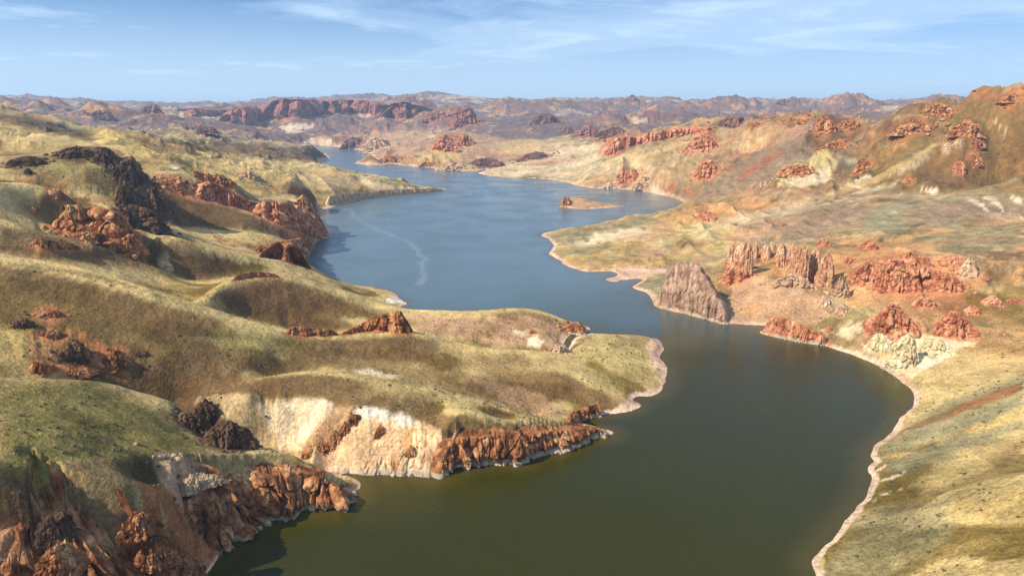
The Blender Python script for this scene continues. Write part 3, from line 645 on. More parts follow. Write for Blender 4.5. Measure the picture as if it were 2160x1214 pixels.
# near right slope
P('straw', .4, 14, [(1930,800),(2000,770),(2160,745),(2160,800),(2000,850),(1930,880),(1945,830)], 1)
P('sage', .75, 8, [(1890,905),(2000,850),(2160,790),(2160,806),(1960,880)], 1)
P('brown', .8, 6, [(1880,920),(1960,882),(2160,802),(2160,826),(2060,868),(1950,910)], .8); S('rust', .75, 12, [(1990,890),(2060,852),(2120,830),(2160,812)])
P('sage', .75, 8, [(1870,930),(2000,890),(2160,835),(2160,862),(2000,930),(1850,960)], 1)
P('ochre', .7, 8, [(1855,962),(1960,930),(2160,870),(2160,890),(2040,925),(1900,965)], .9); S('brown', .6, 10, [(1870,955),(1930,945),(1980,930)]); S('orange',.5,9,[(2000,920),(2050,905),(2090,890)])
P('sage', .7, 8, [(1870,1000),(1860,975),(1960,935),(2160,885),(2160,905),(2000,965)], 1)
P('straw', .4, 10, [(1900,1020),(2000,960),(2160,905),(2160,930),(2020,1000),(1950,1040)], 1)
P('sage', .5, 16, [(1720,1214),(1760,1130),(1840,1070),(2000,1050),(1990,1130),(1860,1214)], 1.5); P('olive', .35, 14, [(1980,1000),(2160,940),(2160,1100),(2020,1080)], 1.5)
P('brown', .5, 8, [(2080,970),(2160,930),(2160,960),(2100,985)], 1)
for q_ in ([(1845,990),(1860,984),(1868,978)], [(1850,1012),(1880,1004),(1912,992)], [(1845,1042),(1880,1034),(1922,1018)], [(1820,1062),(1840,1055),(1852,1048)]): S('cream', .9, 7, q_, 1.2, .3)
# left far and middle
P('dark', .85, 5, [(-200,232),(0,243),(60,246),(110,256),(205,283),(170,291),(120,286),(60,268),(0,258),(-200,258)], .5)
P('dark', .75, 5, [(380,306),(420,292),(500,302),(640,311),(676,322),(693,333),(680,340),(600,336),(500,325),(420,322)], .5); S('straw', .7, 4, [(395,318),(450,325),(520,336),(600,342),(650,345)], 1.5, .3)
S('straw', .6, 5, [(370,292),(400,298),(440,305)], 1.5, .3)
P('ochre', .7, 6, [(185,290),(220,275),(262,284),(300,300),(330,325),(280,330),(240,318)], .7); P('brown', .7, 5, [(262,284),(310,292),(330,310),(300,305)], .5)
P('ochre', .45, 8, [(240,320),(400,320),(560,350),(640,360),(560,395),(400,370),(330,350)], 1); P('cream', .7, 3, [(345,350),(365,340),(385,352),(370,358)], .5)
P('straw', .55, 8, [(400,340),(560,340),(700,350),(680,362),(560,365),(440,360)], .8)
P('tan', .8, 6, [(600,365),(650,356),(715,360),(760,378),(790,385),(760,400),(700,402),(640,400)], .7)
P('pale', .6, 3, [(735,366),(800,386),(900,396),(860,402),(780,398)], .4)
P('straw', .45, 8, [(395,358),(480,380),(560,405),(640,425),(600,430),(500,395),(400,372)], .5)
P('brown', .9, 5, [(345,392),(400,388),(420,420),(520,450),(600,480),(690,505),(640,520),(560,492),(440,482),(350,470)], .7)
P('dark', .9, 5, [(205,312),(260,328),(300,358),(348,405),(356,436),(330,460),(280,450),(250,400),(235,350)], .8)
P('dark', .85, 6, [(225,430),(290,440),(360,450),(400,480),(330,484),(250,470)], .8)
P('dark', .6, 6, [(20,335),(60,325),(130,312),(200,308),(160,340),(90,345),(30,360)], 1); P('dark', .5, 6, [(160,345),(240,345),(240,400),(180,380)], 1.5)
P('straw', .5, 10, [(0,265),(80,280),(180,292),(240,310),(160,330),(0,320)], 1); P('green', .35, 12, [(40,340),(230,340),(250,420),(100,420)], 2)
P('straw', .85, 5, [(110,400),(150,395),(220,405),(200,418),(150,415)], .6); P('brown', .8, 6, [(60,425),(110,400),(190,420),(180,450),(60,440)], .8)
P('straw', .6, 8, [(0,390),(80,395),(80,430),(0,440)], .8)
P('dark', .55, 6, [(80,500),(130,460),(230,480),(290,510),(280,545),(160,540)], 1.2); P('rust', .5, 5, [(100,460),(180,440),(280,480),(280,520),(200,520)], 1.2)
P('brown', .85, 8, [(0,475),(60,490),(160,515),(260,535),(330,570),(240,560),(120,545),(0,530)], .8)
S('straw', .8, 14, [(270,478),(330,500),(420,525),(500,540),(580,552),(650,566),(720,595)]); S('straw', .7, 8, [(280,462),(400,484),(520,488),(600,502)])
P('straw', .9, 7, [(0,538),(150,552),(340,580),(345,602),(260,590),(120,565),(0,552)], .6)
S('straw', .85, 16, [(0,556),(140,580),(260,608),(360,640),(480,668),(600,698),(720,712),(850,702)]); S('straw', .8, 12, [(430,622),(500,590),(590,584),(680,606),(780,644),(860,656)])
P('brown', .7, 10, [(440,620),(560,592),(640,610),(720,650),(740,690),(620,690),(480,660)], 1.2)
P('olive', .4, 20, [(0,580),(200,640),(420,720),(300,800),(0,790)], 2); P('dark', .25, 20, [(150,640),(330,660),(460,720),(420,790),(260,760)], 2)
P('green', .5, 12, [(420,690),(560,705),(690,745),(620,765),(480,735)], 2); P('rust', .5, 6, [(60,700),(140,690),(280,740),(280,780),(180,780),(70,770)], 1.5)
P('brown', .6, 12, [(560,740),(750,745),(1000,790),(1200,870),(1120,880),(900,810),(720,780)], 1.5)
P('brown', .6, 12, [(380,790),(560,790),(700,830),(620,842),(430,836)], 1.5)
P('olive', .55, 20, [(-200,800),(0,800),(200,806),(380,870),(440,950),(100,980),(-200,1010)], 2.5)
P('green', .55, 14, [(0,810),(200,810),(380,880),(440,960),(100,980),(0,1000)], 2)
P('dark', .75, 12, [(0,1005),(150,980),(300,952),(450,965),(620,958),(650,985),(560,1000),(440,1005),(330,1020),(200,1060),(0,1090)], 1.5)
# middle peninsula
P('pinkbrown', .8, 8, [(860,662),(1000,670),(1100,660),(1190,690),(1190,735),(1050,732),(900,705)], 1); P('cream', .9, 3, [(1112,712),(1125,705),(1148,715),(1140,735),(1115,733)], .6); P('cream', .6, 3, [(1075,700),(1100,692),(1125,700),(1100,710)], .5); P('cream', .7, 2, [(912,708),(920,706),(922,714),(915,714)], .3)
S('straw', .9, 7, [(862,655),(940,657),(1030,655),(1095,650),(1160,662),(1230,690)]); P('white', .9, 2, [(815,628),(835,622),(848,632),(862,638),(850,646),(840,640),(820,640)], .4)
P('cream', .7, 4, [(750,780),(790,780),(860,795),(830,800),(770,792)], .8); P('dark', .5, 2, [(1010,802),(1028,795),(1026,800),(1012,808)], .2)
P('pinkbrown', .5, 7, [(1000,800),(1150,830),(1210,875),(1150,885),(1060,850)], 1)
S('straw', .8, 7, [(700,792),(820,806),(940,828),(1040,855),(1120,885)]); S('straw', .8, 6, [(1020,888),(1110,884),(1190,892),(1260,905)])
P('green', .25, 8, [(1230,710),(1370,715),(1370,800),(1310,830),(1230,790)], 1.5)
P('pink', .95, 3, [(1372,713),(1400,712),(1416,795),(1400,836),(1350,838),(1358,856),(1300,880),(1272,873),(1290,862),(1330,838),(1372,820),(1388,792),(1374,760),(1368,735)], .5)
# white cliff
P('tan', .85, 5, [(400,850),(420,832),(520,832),(640,842),(700,846),(640,960),(600,955),(520,945),(505,900),(430,870)], .8)
P('cream', .6, 8, [(540,845),(640,842),(700,848),(650,950),(590,950),(560,900)], 1.5)
P('peach', .5, 8, [(640,850),(760,862),(740,920),(640,955)], 1.5)
P('peach', .9, 5, [(635,965),(700,920),(760,880),(850,878),(905,895),(938,918),(940,1008),(860,1004),(740,996),(690,985)], .7)
P('cream', .8, 4, [(645,845),(700,848),(712,855),(690,885),(650,925),(632,935),(640,880)], .8); P('white', .85, 5, [(760,860),(800,862),(850,872),(885,890),(850,897),(800,885),(755,893),(735,905)], .7)
S('rust', .9, 7, [(635,962),(690,940),(730,905),(755,875),(765,865)], 1.5, .5); S('rust', .7, 6, [(640,950),(680,935),(700,930)], 1.5, .5)
P('brown', .5, 5, [(650,930),(720,900),(700,930),(660,950)], 1); P('ochre', .5, 5, [(740,940),(780,930),(790,960),(750,985)], 1); P('orange', .6, 4, [(850,900),(880,900),(870,990),(850,985)], .8)
P('dark', .9, 4, [(370,865),(395,850),(440,850),(505,905),(515,945),(430,930)], .7)  # shade of the gorge painted into the ground colour
P('rust', .7, 5, [(940,930),(1000,922),(1150,912),(1290,905),(1290,920),(1110,975),(940,1005)], .7)
P('rust', .9, 6, [(0,1110),(150,1075),(240,1055),(300,1085),(400,1190),(430,1260),(0,1400)], 1)
P('tan', .8, 5, [(180,1060),(250,1055),(290,1120),(250,1214),(180,1200)], 1.5)
P('dark', .8, 6, [(300,1065),(380,1110),(465,1165),(420,1214),(340,1150)], 1)  # cast shadow in the gully, painted on the ground
P('dark', .9, 5, [(30,1085),(150,1062),(190,1062),(170,1250),(90,1250),(30,1140)], 1)  # dark rock, with the shadow of this gully painted in
P('ochre', .45, 8, [(0,1090),(200,1060),(350,1020),(450,1005),(560,1020),(500,1140),(300,1214),(0,1214)], 1.5)
# bare strip between the summer and the winter water line
strip = 1 - sstep(0.6, 1.0, land / (2.6 + 0.0042 * RR + 1.4 * c2 + 1.2 * c4))
scol = mix(np.broadcast_to(PAL['cream'] * np.array([.92, .82, .85]), Z.shape + (3,)), PAL['pink'], sstep(-.3, .3, c1))
COL = mix(COL, scol * (1 + .12 * c4)[..., None], strip * .85 * (land > -3))
COL = np.clip(COL, 0.01, 0.9)

# ------------------------------------------------------------------ materials
def new_mat(name):
    m = bpy.data.materials.new(name); m.use_nodes = True
    nt = m.node_tree; b = nt.nodes['Principled BSDF']
    b.inputs['Roughness'].default_value = 0.9
    b.inputs['Specular IOR Level'].default_value = 0.1
    return m, nt, b
def nd(nt, typ, **kw):
    n = nt.nodes.new(typ)
    for k, v in kw.items():
        if k in n.inputs.keys(): n.inputs[k].default_value = v
        else: setattr(n, k, v)
    return n
gm, nt, b = new_mat("ground_cover")
lk = nt.links.new
at_ = nd(nt, 'ShaderNodeAttribute', attribute_name='soil')
geo = nd(nt, 'ShaderNodeNewGeometry')
def tex(scale, detail, rough=.6, vec=None, typ='ShaderNodeTexNoise'):
    n = nt.nodes.new(typ); n.inputs['Scale'].default_value = scale; n.inputs['Detail'].default_value = detail; n.inputs['Roughness'].default_value = rough
    lk(vec or geo.outputs['Position'], n.inputs['Vector']); return n.outputs['Fac']
def mrange(v, a0, a1, b0, b1):
    n = nt.nodes.new('ShaderNodeMapRange')
    for k_, x_ in zip(('From Min', 'From Max', 'To Min', 'To Max'), (a0, a1, b0, b1)): n.inputs[k_].default_value = x_
    lk(v, n.inputs['Value']); return n.outputs['Result']
def mth(op, a0, a1):
    n = nt.nodes.new('ShaderNodeMath'); n.operation = op
    for i_, x_ in enumerate((a0, a1)):
        if isinstance(x_, (int, float)): n.inputs[i_].default_value = x_
        else: lk(x_, n.inputs[i_])
    return n.outputs[0]
f1 = mth('MULTIPLY', mrange(tex(0.5, 6, .75), .32, .68, .55, 1.42), mrange(tex(1.7, 3, .8), .3, .7, .6, 1.4))
f2 = mrange(tex(0.06, 6, .7), .32, .68, .68, 1.3)
f3 = mrange(tex(0.011, 7, .7), .32, .68, .78, 1.2)
fm_ = mth('MULTIPLY', mth('MULTIPLY', f1, f2), f3)
vm = nd(nt, 'ShaderNodeVectorMath', operation='SCALE'); lk(at_.outputs['Color'], vm.inputs[0]); lk(fm_, vm.inputs['Scale'])
lk(vm.outputs[0], b.inputs['Base Color'])
bp = nd(nt, 'ShaderNodeBump'); bp.inputs['Strength'].default_value = 0.8; bp.inputs['Distance'].default_value = 1.0
hb = mth('ADD', mth('MULTIPLY', tex(0.9, 4, .7), 0.5), mth('ADD', mth('MULTIPLY', tex(0.12, 6, .65), 3.0), mth('MULTIPLY', tex(0.02, 7, .62), 9.0)))
lk(hb, bp.inputs['Height']); lk(bp.outputs[0], b.inputs['Normal'])

def grid_mesh(name, V, nr, nc, mat, attrs=None, smooth=True):
    me = bpy.data.meshes.new(name)
    idx = np.arange(nr * nc).reshape(nr, nc)
    q = np.stack([idx[:-1, :-1], idx[:-1, 1:], idx[1:, 1:], idx[1:, :-1]], -1).reshape(-1, 4)
    me.vertices.add(nr * nc); me.vertices.foreach_set('co', V.reshape(-1).astype(np.float32))
    me.loops.add(len(q) * 4); me.loops.foreach_set('vertex_index', q.reshape(-1).astype(np.int32))
    me.polygons.add(len(q)); me.polygons.foreach_set('loop_start', np.arange(0, len(q) * 4, 4, dtype=np.int32))
    me.polygons.foreach_set('use_smooth', np.full(len(q), smooth))
    me.update(calc_edges=True)
    for k, v in (attrs or {}).items():
        ca = me.attributes.new(k, 'FLOAT_COLOR', 'POINT')
        c4 = np.ones((nr * nc, 4), np.float32); c4[:, :3] = v.reshape(-1, 3)
        ca.data.foreach_set('color', c4.reshape(-1))
    me.materials.append(mat)
    o = bpy.data.objects.new(name, me); C.objects.link(o)
    return o
# ------------------------------------------------------------------ rock
def rock_mat(name, c_lo, c_mid, c_hi, band=0.0, dark=0.35, ring=True, scale=1.0):
    """weathered rock: mottled colour, darker varnish in patches, bleached band just above the water line"""
    m, nt, b = new_mat(name); lk = nt.links.new
    geo = nd(nt, 'ShaderNodeNewGeometry'); sp_ = nd(nt, 'ShaderNodeSeparateXYZ'); lk(geo.outputs['Position'], sp_.inputs[0])
    mp_ = nd(nt, 'ShaderNodeMapping'); mp_.inputs['Scale'].default_value = (scale, scale, scale * .45); lk(geo.outputs['Position'], mp_.inputs[0])
    def noise(s, det, rough=.65, v=None):
        n = nt.nodes.new('ShaderNodeTexNoise'); n.inputs['Scale'].default_value = s; n.inputs['Detail'].default_value = det; n.inputs['Roughness'].default_value = rough
        lk(v or mp_.outputs[0], n.inputs['Vector']); return n.outputs['Fac']
    cr = nd(nt, 'ShaderNodeValToRGB'); lk(noise(.10, 8), cr.inputs[0])
    el = cr.color_ramp.elements; el[0].position = .34; el[0].color = (*c_lo, 1); el[1].position = .66; el[1].color = (*c_hi, 1); e = el.new(.5); e.color = (*c_mid, 1)
    var = nd(nt, 'ShaderNodeMapRange'); lk(noise(.33, 6, .7), var.inputs['Value'])
    for k_, x_ in zip(('From Min', 'From Max', 'To Min', 'To Max'), (.32, .6, dark, 1.12)): var.inputs[k_].default_value = x_
    sc = nd(nt, 'ShaderNodeVectorMath', operation='SCALE'); lk(cr.outputs[0], sc.inputs[0]); lk(var.outputs[0], sc.inputs['Scale'])
    outc = sc.outputs[0]
    if ring:
        mr = nd(nt, 'ShaderNodeMapRange'); mr.interpolation_type = 'SMOOTHSTEP'
        ad = nd(nt, 'ShaderNodeMath', operation='MULTIPLY_ADD'); lk(noise(.12, 5, .8, geo.outputs['Position']), ad.inputs[0]); ad.inputs[1].default_value = -4.5; lk(sp_.outputs['Z'], ad.inputs[2])
        lk(ad.outputs[0], mr.inputs['Value'])
        for k_, x_ in zip(('From Min', 'From Max', 'To Min', 'To Max'), (0.1, 0.7, 1, 0)): mr.inputs[k_].default_value = x_
        mx = nd(nt, 'ShaderNodeMix', data_type='RGBA'); lk(mr.outputs[0], mx.inputs['Factor']); lk(outc, mx.inputs['A']); mx.inputs['B'].default_value = (.45, .37, .28, 1); outc = mx.outputs['Result']
    lk(outc, b.inputs['Base Color'])
    bp = nd(nt, 'ShaderNodeBump'); bp.inputs['Strength'].default_value = 0.8; bp.inputs['Distance'].default_value = 1.0
    h1 = nd(nt, 'ShaderNodeMath', operation='MULTIPLY_ADD'); lk(noise(.12, 9, .7), h1.inputs[0]); h1.inputs[1].default_value = 4.0; lk(noise(.9, 5, .7), h1.inputs[2])
    lk(h1.outputs[0], bp.inputs['Height']); lk(bp.outputs[0], b.inputs['Normal'])
    m['avg'] = [x_ * .85 for x_ in c_mid]
    return m
MRUST = rock_mat('rust_rock', (.10,.04,.022), (.40,.165,.068), (.66,.40,.21), dark=.25)
MRED = rock_mat('red_rock', (.30,.11,.06), (.52,.21,.11), (.70,.42,.25), dark=.38)
MDARK = rock_mat('dark_and_shaded_rock', (.05,.032,.022), (.125,.072,.042), (.25,.15,.088), dark=.45)  # dark rock; also holds painted-in shade on gorge and butte crags
MTAN = rock_mat('tan_rock', (.30,.18,.11), (.50,.33,.21), (.66,.50,.34), dark=.55)
MGREY = rock_mat('grey_brown_rock', (.24,.14,.095), (.42,.27,.19), (.56,.40,.30), dark=.5)
MCREAM = rock_mat('cream_tuff', (.46,.36,.20), (.62,.53,.33), (.74,.68,.50), dark=.7)
MPILLAR = rock_mat('pillar_rock', (.40,.17,.095), (.58,.31,.18), (.76,.55,.37), dark=.35)
MFAR = rock_mat('far_purple_rock', (.10,.06,.05), (.19,.10,.08), (.30,.17,.13), dark=.5, ring=False, scale=.12)
MFARRED = rock_mat('far_red_rock', (.16,.07,.055), (.30,.125,.09), (.42,.21,.15), dark=.5, ring=False, scale=.15)

def ridged3(x, y, z, seed, octs=4, gain=.5):
    o = 0; a = 1.0; t = 0
    for k in range(octs):
        o = o + a * (1 - 2 * np.abs(vnoise3(x, y, z, seed + 13 * k))); t += a
        x = x * 2.03 + 3.1; y = y * 2.03 + 1.7; z = z * 2.03 + 5.3; a *= gain
    return o / t
def link_mesh(name, V, F, mat, smooth=False, parent=None):
    me = bpy.data.meshes.new(name); me.from_pydata([tuple(v) for v in V.tolist()], [], F); me.materials.append(mat)
    me.polygons.foreach_set('use_smooth', np.full(len(me.polygons), smooth)); me.update()
    o = bpy.data.objects.new(name, me); C.objects.link(o)
    if parent is not None: o.parent = parent
    return o
def grid_faces(nr, nc, wrap=False):
    idx = np.arange(nr * nc).reshape(nr, nc)
    if wrap: idx = np.hstack([idx, idx[:, :1]])
    return np.stack([idx[:-1, :-1], idx[:-1, 1:], idx[1:, 1:], idx[1:, :-1]], -1).reshape(-1, 4).tolist()
def tag(o, label, cat, group=None, kind=None):
    o['label'] = label; o['category'] = cat
    if group: o['group'] = group
    if kind: o['kind'] = kind
    return o
FOOT = []; RUB = []; CARVE = []
AVG = {}
def recenter(o, V):
    """put the origin at the base of the thing"""
    c = V.mean(0); c[2] = V[:, 2].min(); return c
seedc = [100]
def cells(x, y, z, seed):
    """distance to the nearest block border (0 in the cracks) and a height per block"""
    ix = np.floor(x); iy = np.floor(y); iz = np.floor(z)
    d1 = np.full(np.shape(x + y + z), 9.0); d2 = d1.copy(); v1 = d1 * 0
    for dx in (-1, 0, 1):
        for dy in (-1, 0, 1):
            for dz in (-1, 0, 1):
                cx, cy, cz = ix + dx, iy + dy, iz + dz
                px_ = cx + .15 + .7 * _hash(cx, cy, cz, seed); py_ = cy + .15 + .7 * _hash(cx, cy, cz, seed + 1); pz_ = cz + .15 + .7 * _hash(cx, cy, cz, seed + 2)
                d = np.sqrt((px_ - x) ** 2 + (py_ - y) ** 2 + (pz_ - z) ** 2); v = _hash(cx, cy, cz, seed + 3)
                n = d < d1
                d2 = np.where(n, d1, np.minimum(d2, d)); v1 = np.where(n, v, v1); d1 = np.where(n, d, d1)
    return np.minimum((d2 - d1) * 2.2, 1), v1
def craggy(x, y, z, s, seed, zst=1.6):
    w = .35 * s
    xx = x + w * vnoise3(x / s, y / s, z / s, seed + 50); yy = y + w * vnoise3(x / s, y / s, z / s, seed + 51); zz = z + w * vnoise3(x / s, y / s, z / s, seed + 52)
    a, va = cells(xx / s, yy / s, zz / (s * zst), seed); b_, vb = cells(xx / (s * .42), yy / (s * .42), zz / (s * .4 * zst), seed + 5)
    return .60 * sstep(0, .6, a) + .85 * va + .17 * sstep(0, .7, b_) + .15 * vb - .9
def blocks(x, y, z, s, seed):
    """stepped noise: broad fracture blocks"""
    v = vnoise3(x / s, y / s, z / (s * 1.6), seed) * 2.2
    f = np.floor(v); t = v - f
    return (f + sstep(.35, .65, t)) / 2.2

def cliff(name, label, base, top, mat, cat='cliff', depth=14.0, butt=9.0, amp=1.0, setback=.25, nu=None, nv=26, rag=.22, ends=.12, parent=None, carve=None, zst=2.0):
    """rock wall: stands on the ground along `base`, rises to the line `top` (same bearings order), closed behind"""
    seedc[0] += 37; seed = seedc[0]
    zs_ = [p[2] if len(p) > 2 else None for p in base]
    bq = catmull([p[:2] for p in base], 12); tq = catmull(top, 12)
    def resamp(q, n):
        s = np.r_[0, np.cumsum(np.hypot(*np.diff(q[:, :2], axis=0).T))]; s /= s[-1]
        u = np.linspace(0, 1, n); return np.stack([np.interp(u, s, q[:, 0]), np.interp(u, s, q[:, 1])], 1)
    span = np.hypot(*np.diff(np.asarray([p[:2] for p in base], float), axis=0).T).sum()
    n = nu or int(np.clip(span * .9, 24, 320))
    bq = resamp(bq, n); tq = resamp(tq, n)
    if zs_[0] is None: B = np.array([ground_hit(*p) for p in bq])
    else:
        zq = np.interp(np.linspace(0, 1, n), np.linspace(0, 1, len(zs_)), zs_); aa, ee = ray(bq[:, 0], bq[:, 1]); rr_ = (zq - CAM_H) / ee
        B = np.stack([rr_ * np.sin(aa), rr_ * np.cos(aa), zq, rr_], 1)
    # keep the foot line smooth
    for _ in range(3):
        B[1:-1] = (B[:-2] + 2 * B[1:-1] + B[2:]) / 4
    d = np.gradient(B[:, :2], axis=0)
    for _ in range(6): d[1:-1] = (d[:-2] + 2 * d[1:-1] + d[2:]) / 4
    d /= np.linalg.norm(d, axis=1)[:, None] + 1e-9
    inward = np.stack([-d[:, 1], d[:, 0]], 1)
    # inward must point away from the viewer on the whole
    if (inward * B[:, :2]).sum() < 0: inward = -inward
    s = np.r_[0, np.cumsum(np.hypot(*np.diff(B[:, :2], axis=0).T))]
    a, e = ray(tq[:, 0], tq[:, 1]); rb = np.hypot(B[:, 0], B[:, 1])
    h0 = CAM_H + rb * e - B[:, 2]
    h = h0.copy()
    for _ in range(14):
        sb = setback * np.maximum(h, .8); h = .5 * h + .5 * (CAM_H + (rb + sb * .9) * e - B[:, 2])
    h = np.maximum(h, .6)
    S = s[:, None]; v = np.linspace(0, 1, nv)[None, :]
    zz = B[:, 2:3] - 2.5 + (h[:, None] + 2.5) * v
    # buttresses and clefts
    sw = S + 1.6 * butt * .25 * vnoise2(S / (butt * 1.3), zz / (butt * 2.2), seed)
    r1 = 1 - np.abs(vnoise2(sw / butt, zz / (butt * 4), seed + 1)) * 2
    r2 = 1 - np.abs(vnoise2(sw / (butt * .42), zz / (butt * 1.6), seed + 2)) * 2
    bx = B[:, 0:1] + 0 * v; by = B[:, 1:2] + 0 * v
    r3 = ridged3(bx / (butt * .3), by / (butt * .3), zz / (butt * .35), seed + 3, 3)
    bl = blocks(bx, by, zz, butt * .5, seed + 4)
    cg = craggy(bx, by, zz, butt * .75, seed + 6, zst)
    ledge = vnoise2(zz / (butt * .45) + .3 * vnoise2(S / butt, zz / butt, seed + 7), S / (butt * 5), seed + 8)
    disp = amp * butt * (.26 * r1 + .08 * r2 + .06 * r3 + .42 * cg + .09 * np.sign(ledge) * np.abs(ledge) ** .5)
    if carve is not None:
        Pin = B[:, :2] + inward * (sb + depth * .55)[:, None]; Pout = B[:, :2] - inward * carve
        PP = np.vstack([Pout, Pin[::-1]])
        r_ = np.hypot(PP[:, 0], PP[:, 1]); a_ = np.arctan2(PP[:, 0], PP[:, 1])
        i0, i1 = np.searchsorted(lr, [math.log(r_.min()), math.log(r_.max())]); j0, j1 = np.searchsorted(th, [a_.min(), a_.max()])
        sl = (slice(max(i0 - 1, 0), i1 + 1), slice(max(j0 - 1, 0), j1 + 1))
        if Z[sl].size:
            dd = poly_sd(X[sl], Y[sl], PP[::3]); near_z = B[np.argmin((X[sl][..., None] - B[::8, 0]) ** 2 + (Y[sl][..., None] - B[::8, 1]) ** 2, -1) * 8, 2]
            CARVE.append((sl, dd, near_z))
    disp = disp * (0.35 + .65 * np.sin(np.pi * np.clip(v * .8 + .12, 0, 1)))
    tapered = np.minimum(1, np.minimum(np.linspace(0, 1, n), np.linspace(1, 0, n)) / max(ends, 1e-3)) ** .6
    tp = tapered[:, None]
    hrag = 1 - rag * np.clip(-(.6 * r1[:, -1:] + .4 * r2[:, -1:]) * .6 + .25, 0, 1)
    zz = B[:, 2:3] - 2.5 + (h[:, None] * hrag * tp + 2.5) * v
    inn = sb[:, None] * v ** 1.5 - disp * tp
    PXw = B[:, 0:1] + inward[:, 0:1] * inn; PYw = B[:, 1:2] + inward[:, 1:2] * inn
    # crown and back
    nb = 9
    vb = np.linspace(0, 1, nb + 1)[None, 1:]
    dep = depth * (0.4 + .6 * tp)
    inn_b = inn[:, -1:] + dep * vb
    topz = zz[:, -1:]
    gx_ = B[:, 0:1] + inward[:, 0:1] * inn_b; gy_ = B[:, 1:2] + inward[:, 1:2] * inn_b
    gz = ground_z(gx_, gy_)
    bump = .10 * butt * amp * ridged3(gx_ / (butt * .4), gy_ / (butt * .4), 0 * gx_, seed + 8, 3)
    zb = topz * (1 - vb ** 2) + (gz - 2.0) * vb ** 2 + bump * np.sin(np.pi * vb)
    zb = np.where(vb > .99, np.minimum(zb, gz - 2.5), zb)
    VX = np.hstack([PXw, gx_]); VY = np.hstack([PYw, gy_]); VZ = np.hstack([zz, zb])
    V = np.stack([VX, VY, VZ], -1)
    nc = nv + nb
    V = V.reshape(-1, 3)
    F = grid_faces(n, nc)
    F.append(list(range(nc))); F.append(list(range((n - 1) * nc, n * nc))[::-1])
    c = recenter(None, V)
    o = link_mesh(name, V - c, F, mat, parent=parent)
    o.location = c if parent is None else (c - np.array(parent.location))
    if parent is None: tag(o, label, cat)
    for q_ in B[::max(1, n // 24)]: FOOT.append((q_[0] + inward[0, 0] * 0, q_[1], max(np.median(h) * .35, 2.0), tuple(mat['avg']), .8))
    return o
def px_size(o): return 0
def crag(name, label, x0, x1, yb, yt, mat, cat='rock outcrop', dep=.7, q=2.6, lump=.35, flute=1.0, peak=0.0, dens=1.0, parent=None, lean=0.0, foot=.85):
    """free-standing rock mass between pixel bearings x0..x1, foot seen at yb, crest seen at yt"""
    seedc[0] += 37; seed = seedc[0]; rs = np.random.RandomState(seed)
    cx = .5 * (x0 + x1); bx, by, bz, r = ground_hit(cx, yb)
    f = by * CP + (CAM_H - bz) * SP
    a = .5 * (x1 - x0) * f / FPX; bdep = a * dep
    az, e = ray(cx, yt)
    ux, uy = bx / r, by / r
    ccx, ccy = bx + ux * bdep * .9, by + uy * bdep * .9
    h = CAM_H + (r + bdep * .8) * float(e) - bz
    h = max(h, .25 * a, .8)
    gzc = float(ground_z(np.array([ccx]), np.array([ccy]))[0])
    w = x1 - x0
    na = int(np.clip(w * 1.3 * dens, 18, 120)); nt_ = int(np.clip(max(w, (yb - yt)) * .5 * dens, 10, 46))
    ph = np.linspace(0, 2 * np.pi, na, endpoint=False)[None, :]; t = np.linspace(0, 1, nt_)[:, None]
    rad = 1 - t ** q * .97
    cs, sn = np.cos(ph), np.sin(ph)
    sup = (np.abs(cs) ** 3 + np.abs(sn) ** 3) ** (-1 / 3)
    wob = 1 + .30 * vnoise3(1.6 * cs, 1.6 * sn, 0 * cs + seed, seed + 21) + .16 * vnoise3(4 * cs, 4 * sn, 0 * cs + seed, seed + 22) + .12 * vnoise3(9 * cs, 9 * sn, 0 * cs + seed, seed + 23)
    rad = rad + .22 * (1 - t) ** 4
    lx = a * cs * sup * rad * wob; ly = bdep * sn * sup * rad * wob
    prof = np.sin(t * np.pi / 2) ** .85
    s = max(.48 * min(a, h), .2 * a)
    pk = 1 - (.12 if q > 4.5 else .36) * np.abs(lx / a - peak) ** 1.2
    hm = pk * (1 - lump * .5 + lump * .5 * ridged3(lx / (s * 1.6), ly / (s * 1.6), 0 * lx + seed, seed + 5, 3))
    z = -.35 * h + (h * hm + .35 * h) * prof
    z = z + h * .10 * blocks(lx + 0 * z, ly + 0 * z, 0 * z, s * 1.3, seed + 31) * sstep(.2, .5, t)
    X_, Y_ = lx + 0 * z, ly + 0 * z
    d = (.22 * ridged3(X_ / s, Y_ / s, z / (s * 2.0), seed + 1, 4) + .55 * craggy(X_, Y_, z, s * .8, seed + 2, 4.0 if q > 4.5 else 1.6)) * s * flute
    d = d * (.4 + .6 * (1 - t ** 4))
    nrm = np.stack([cs * bdep, sn * a]); nrm = nrm / np.hypot(nrm[0], nrm[1])
    X_ = X_ + nrm[0] * d + lean * z; Y_ = Y_ + nrm[1] * d
    z = z + .30 * s * flute * craggy(X_, Y_, 0 * z, s * .7, seed + 40) * sstep(.25, .6, t)
    z = z + .08 * s * flute * ridged3(X_ / (s * .6), Y_ / (s * .6), z / s, seed + 9, 3) * t
    FOOT.append((ccx, ccy, .5 * (a + bdep) * 1.05, tuple(mat['avg']), foot)); RUB.append((ccx, ccy, a, bdep, ux, uy, h, mat.name))
    # turn so that the depth axis follows the bearing
    wxx = X_ * uy + Y_ * ux; wyy = -X_ * ux + Y_ * uy
    V = np.stack([wxx, wyy, z], -1).reshape(-1, 3)
    F = grid_faces(nt_, na, wrap=True)
    F.append([(nt_ - 1) * na + i for i in range(na)])
    o = link_mesh(name, V, F, mat, parent=parent)
    loc = np.array([ccx, ccy, bz])
    o.location = loc if parent is None else loc - np.array(parent.location)
    if parent is None: tag(o, label, cat)
    return o
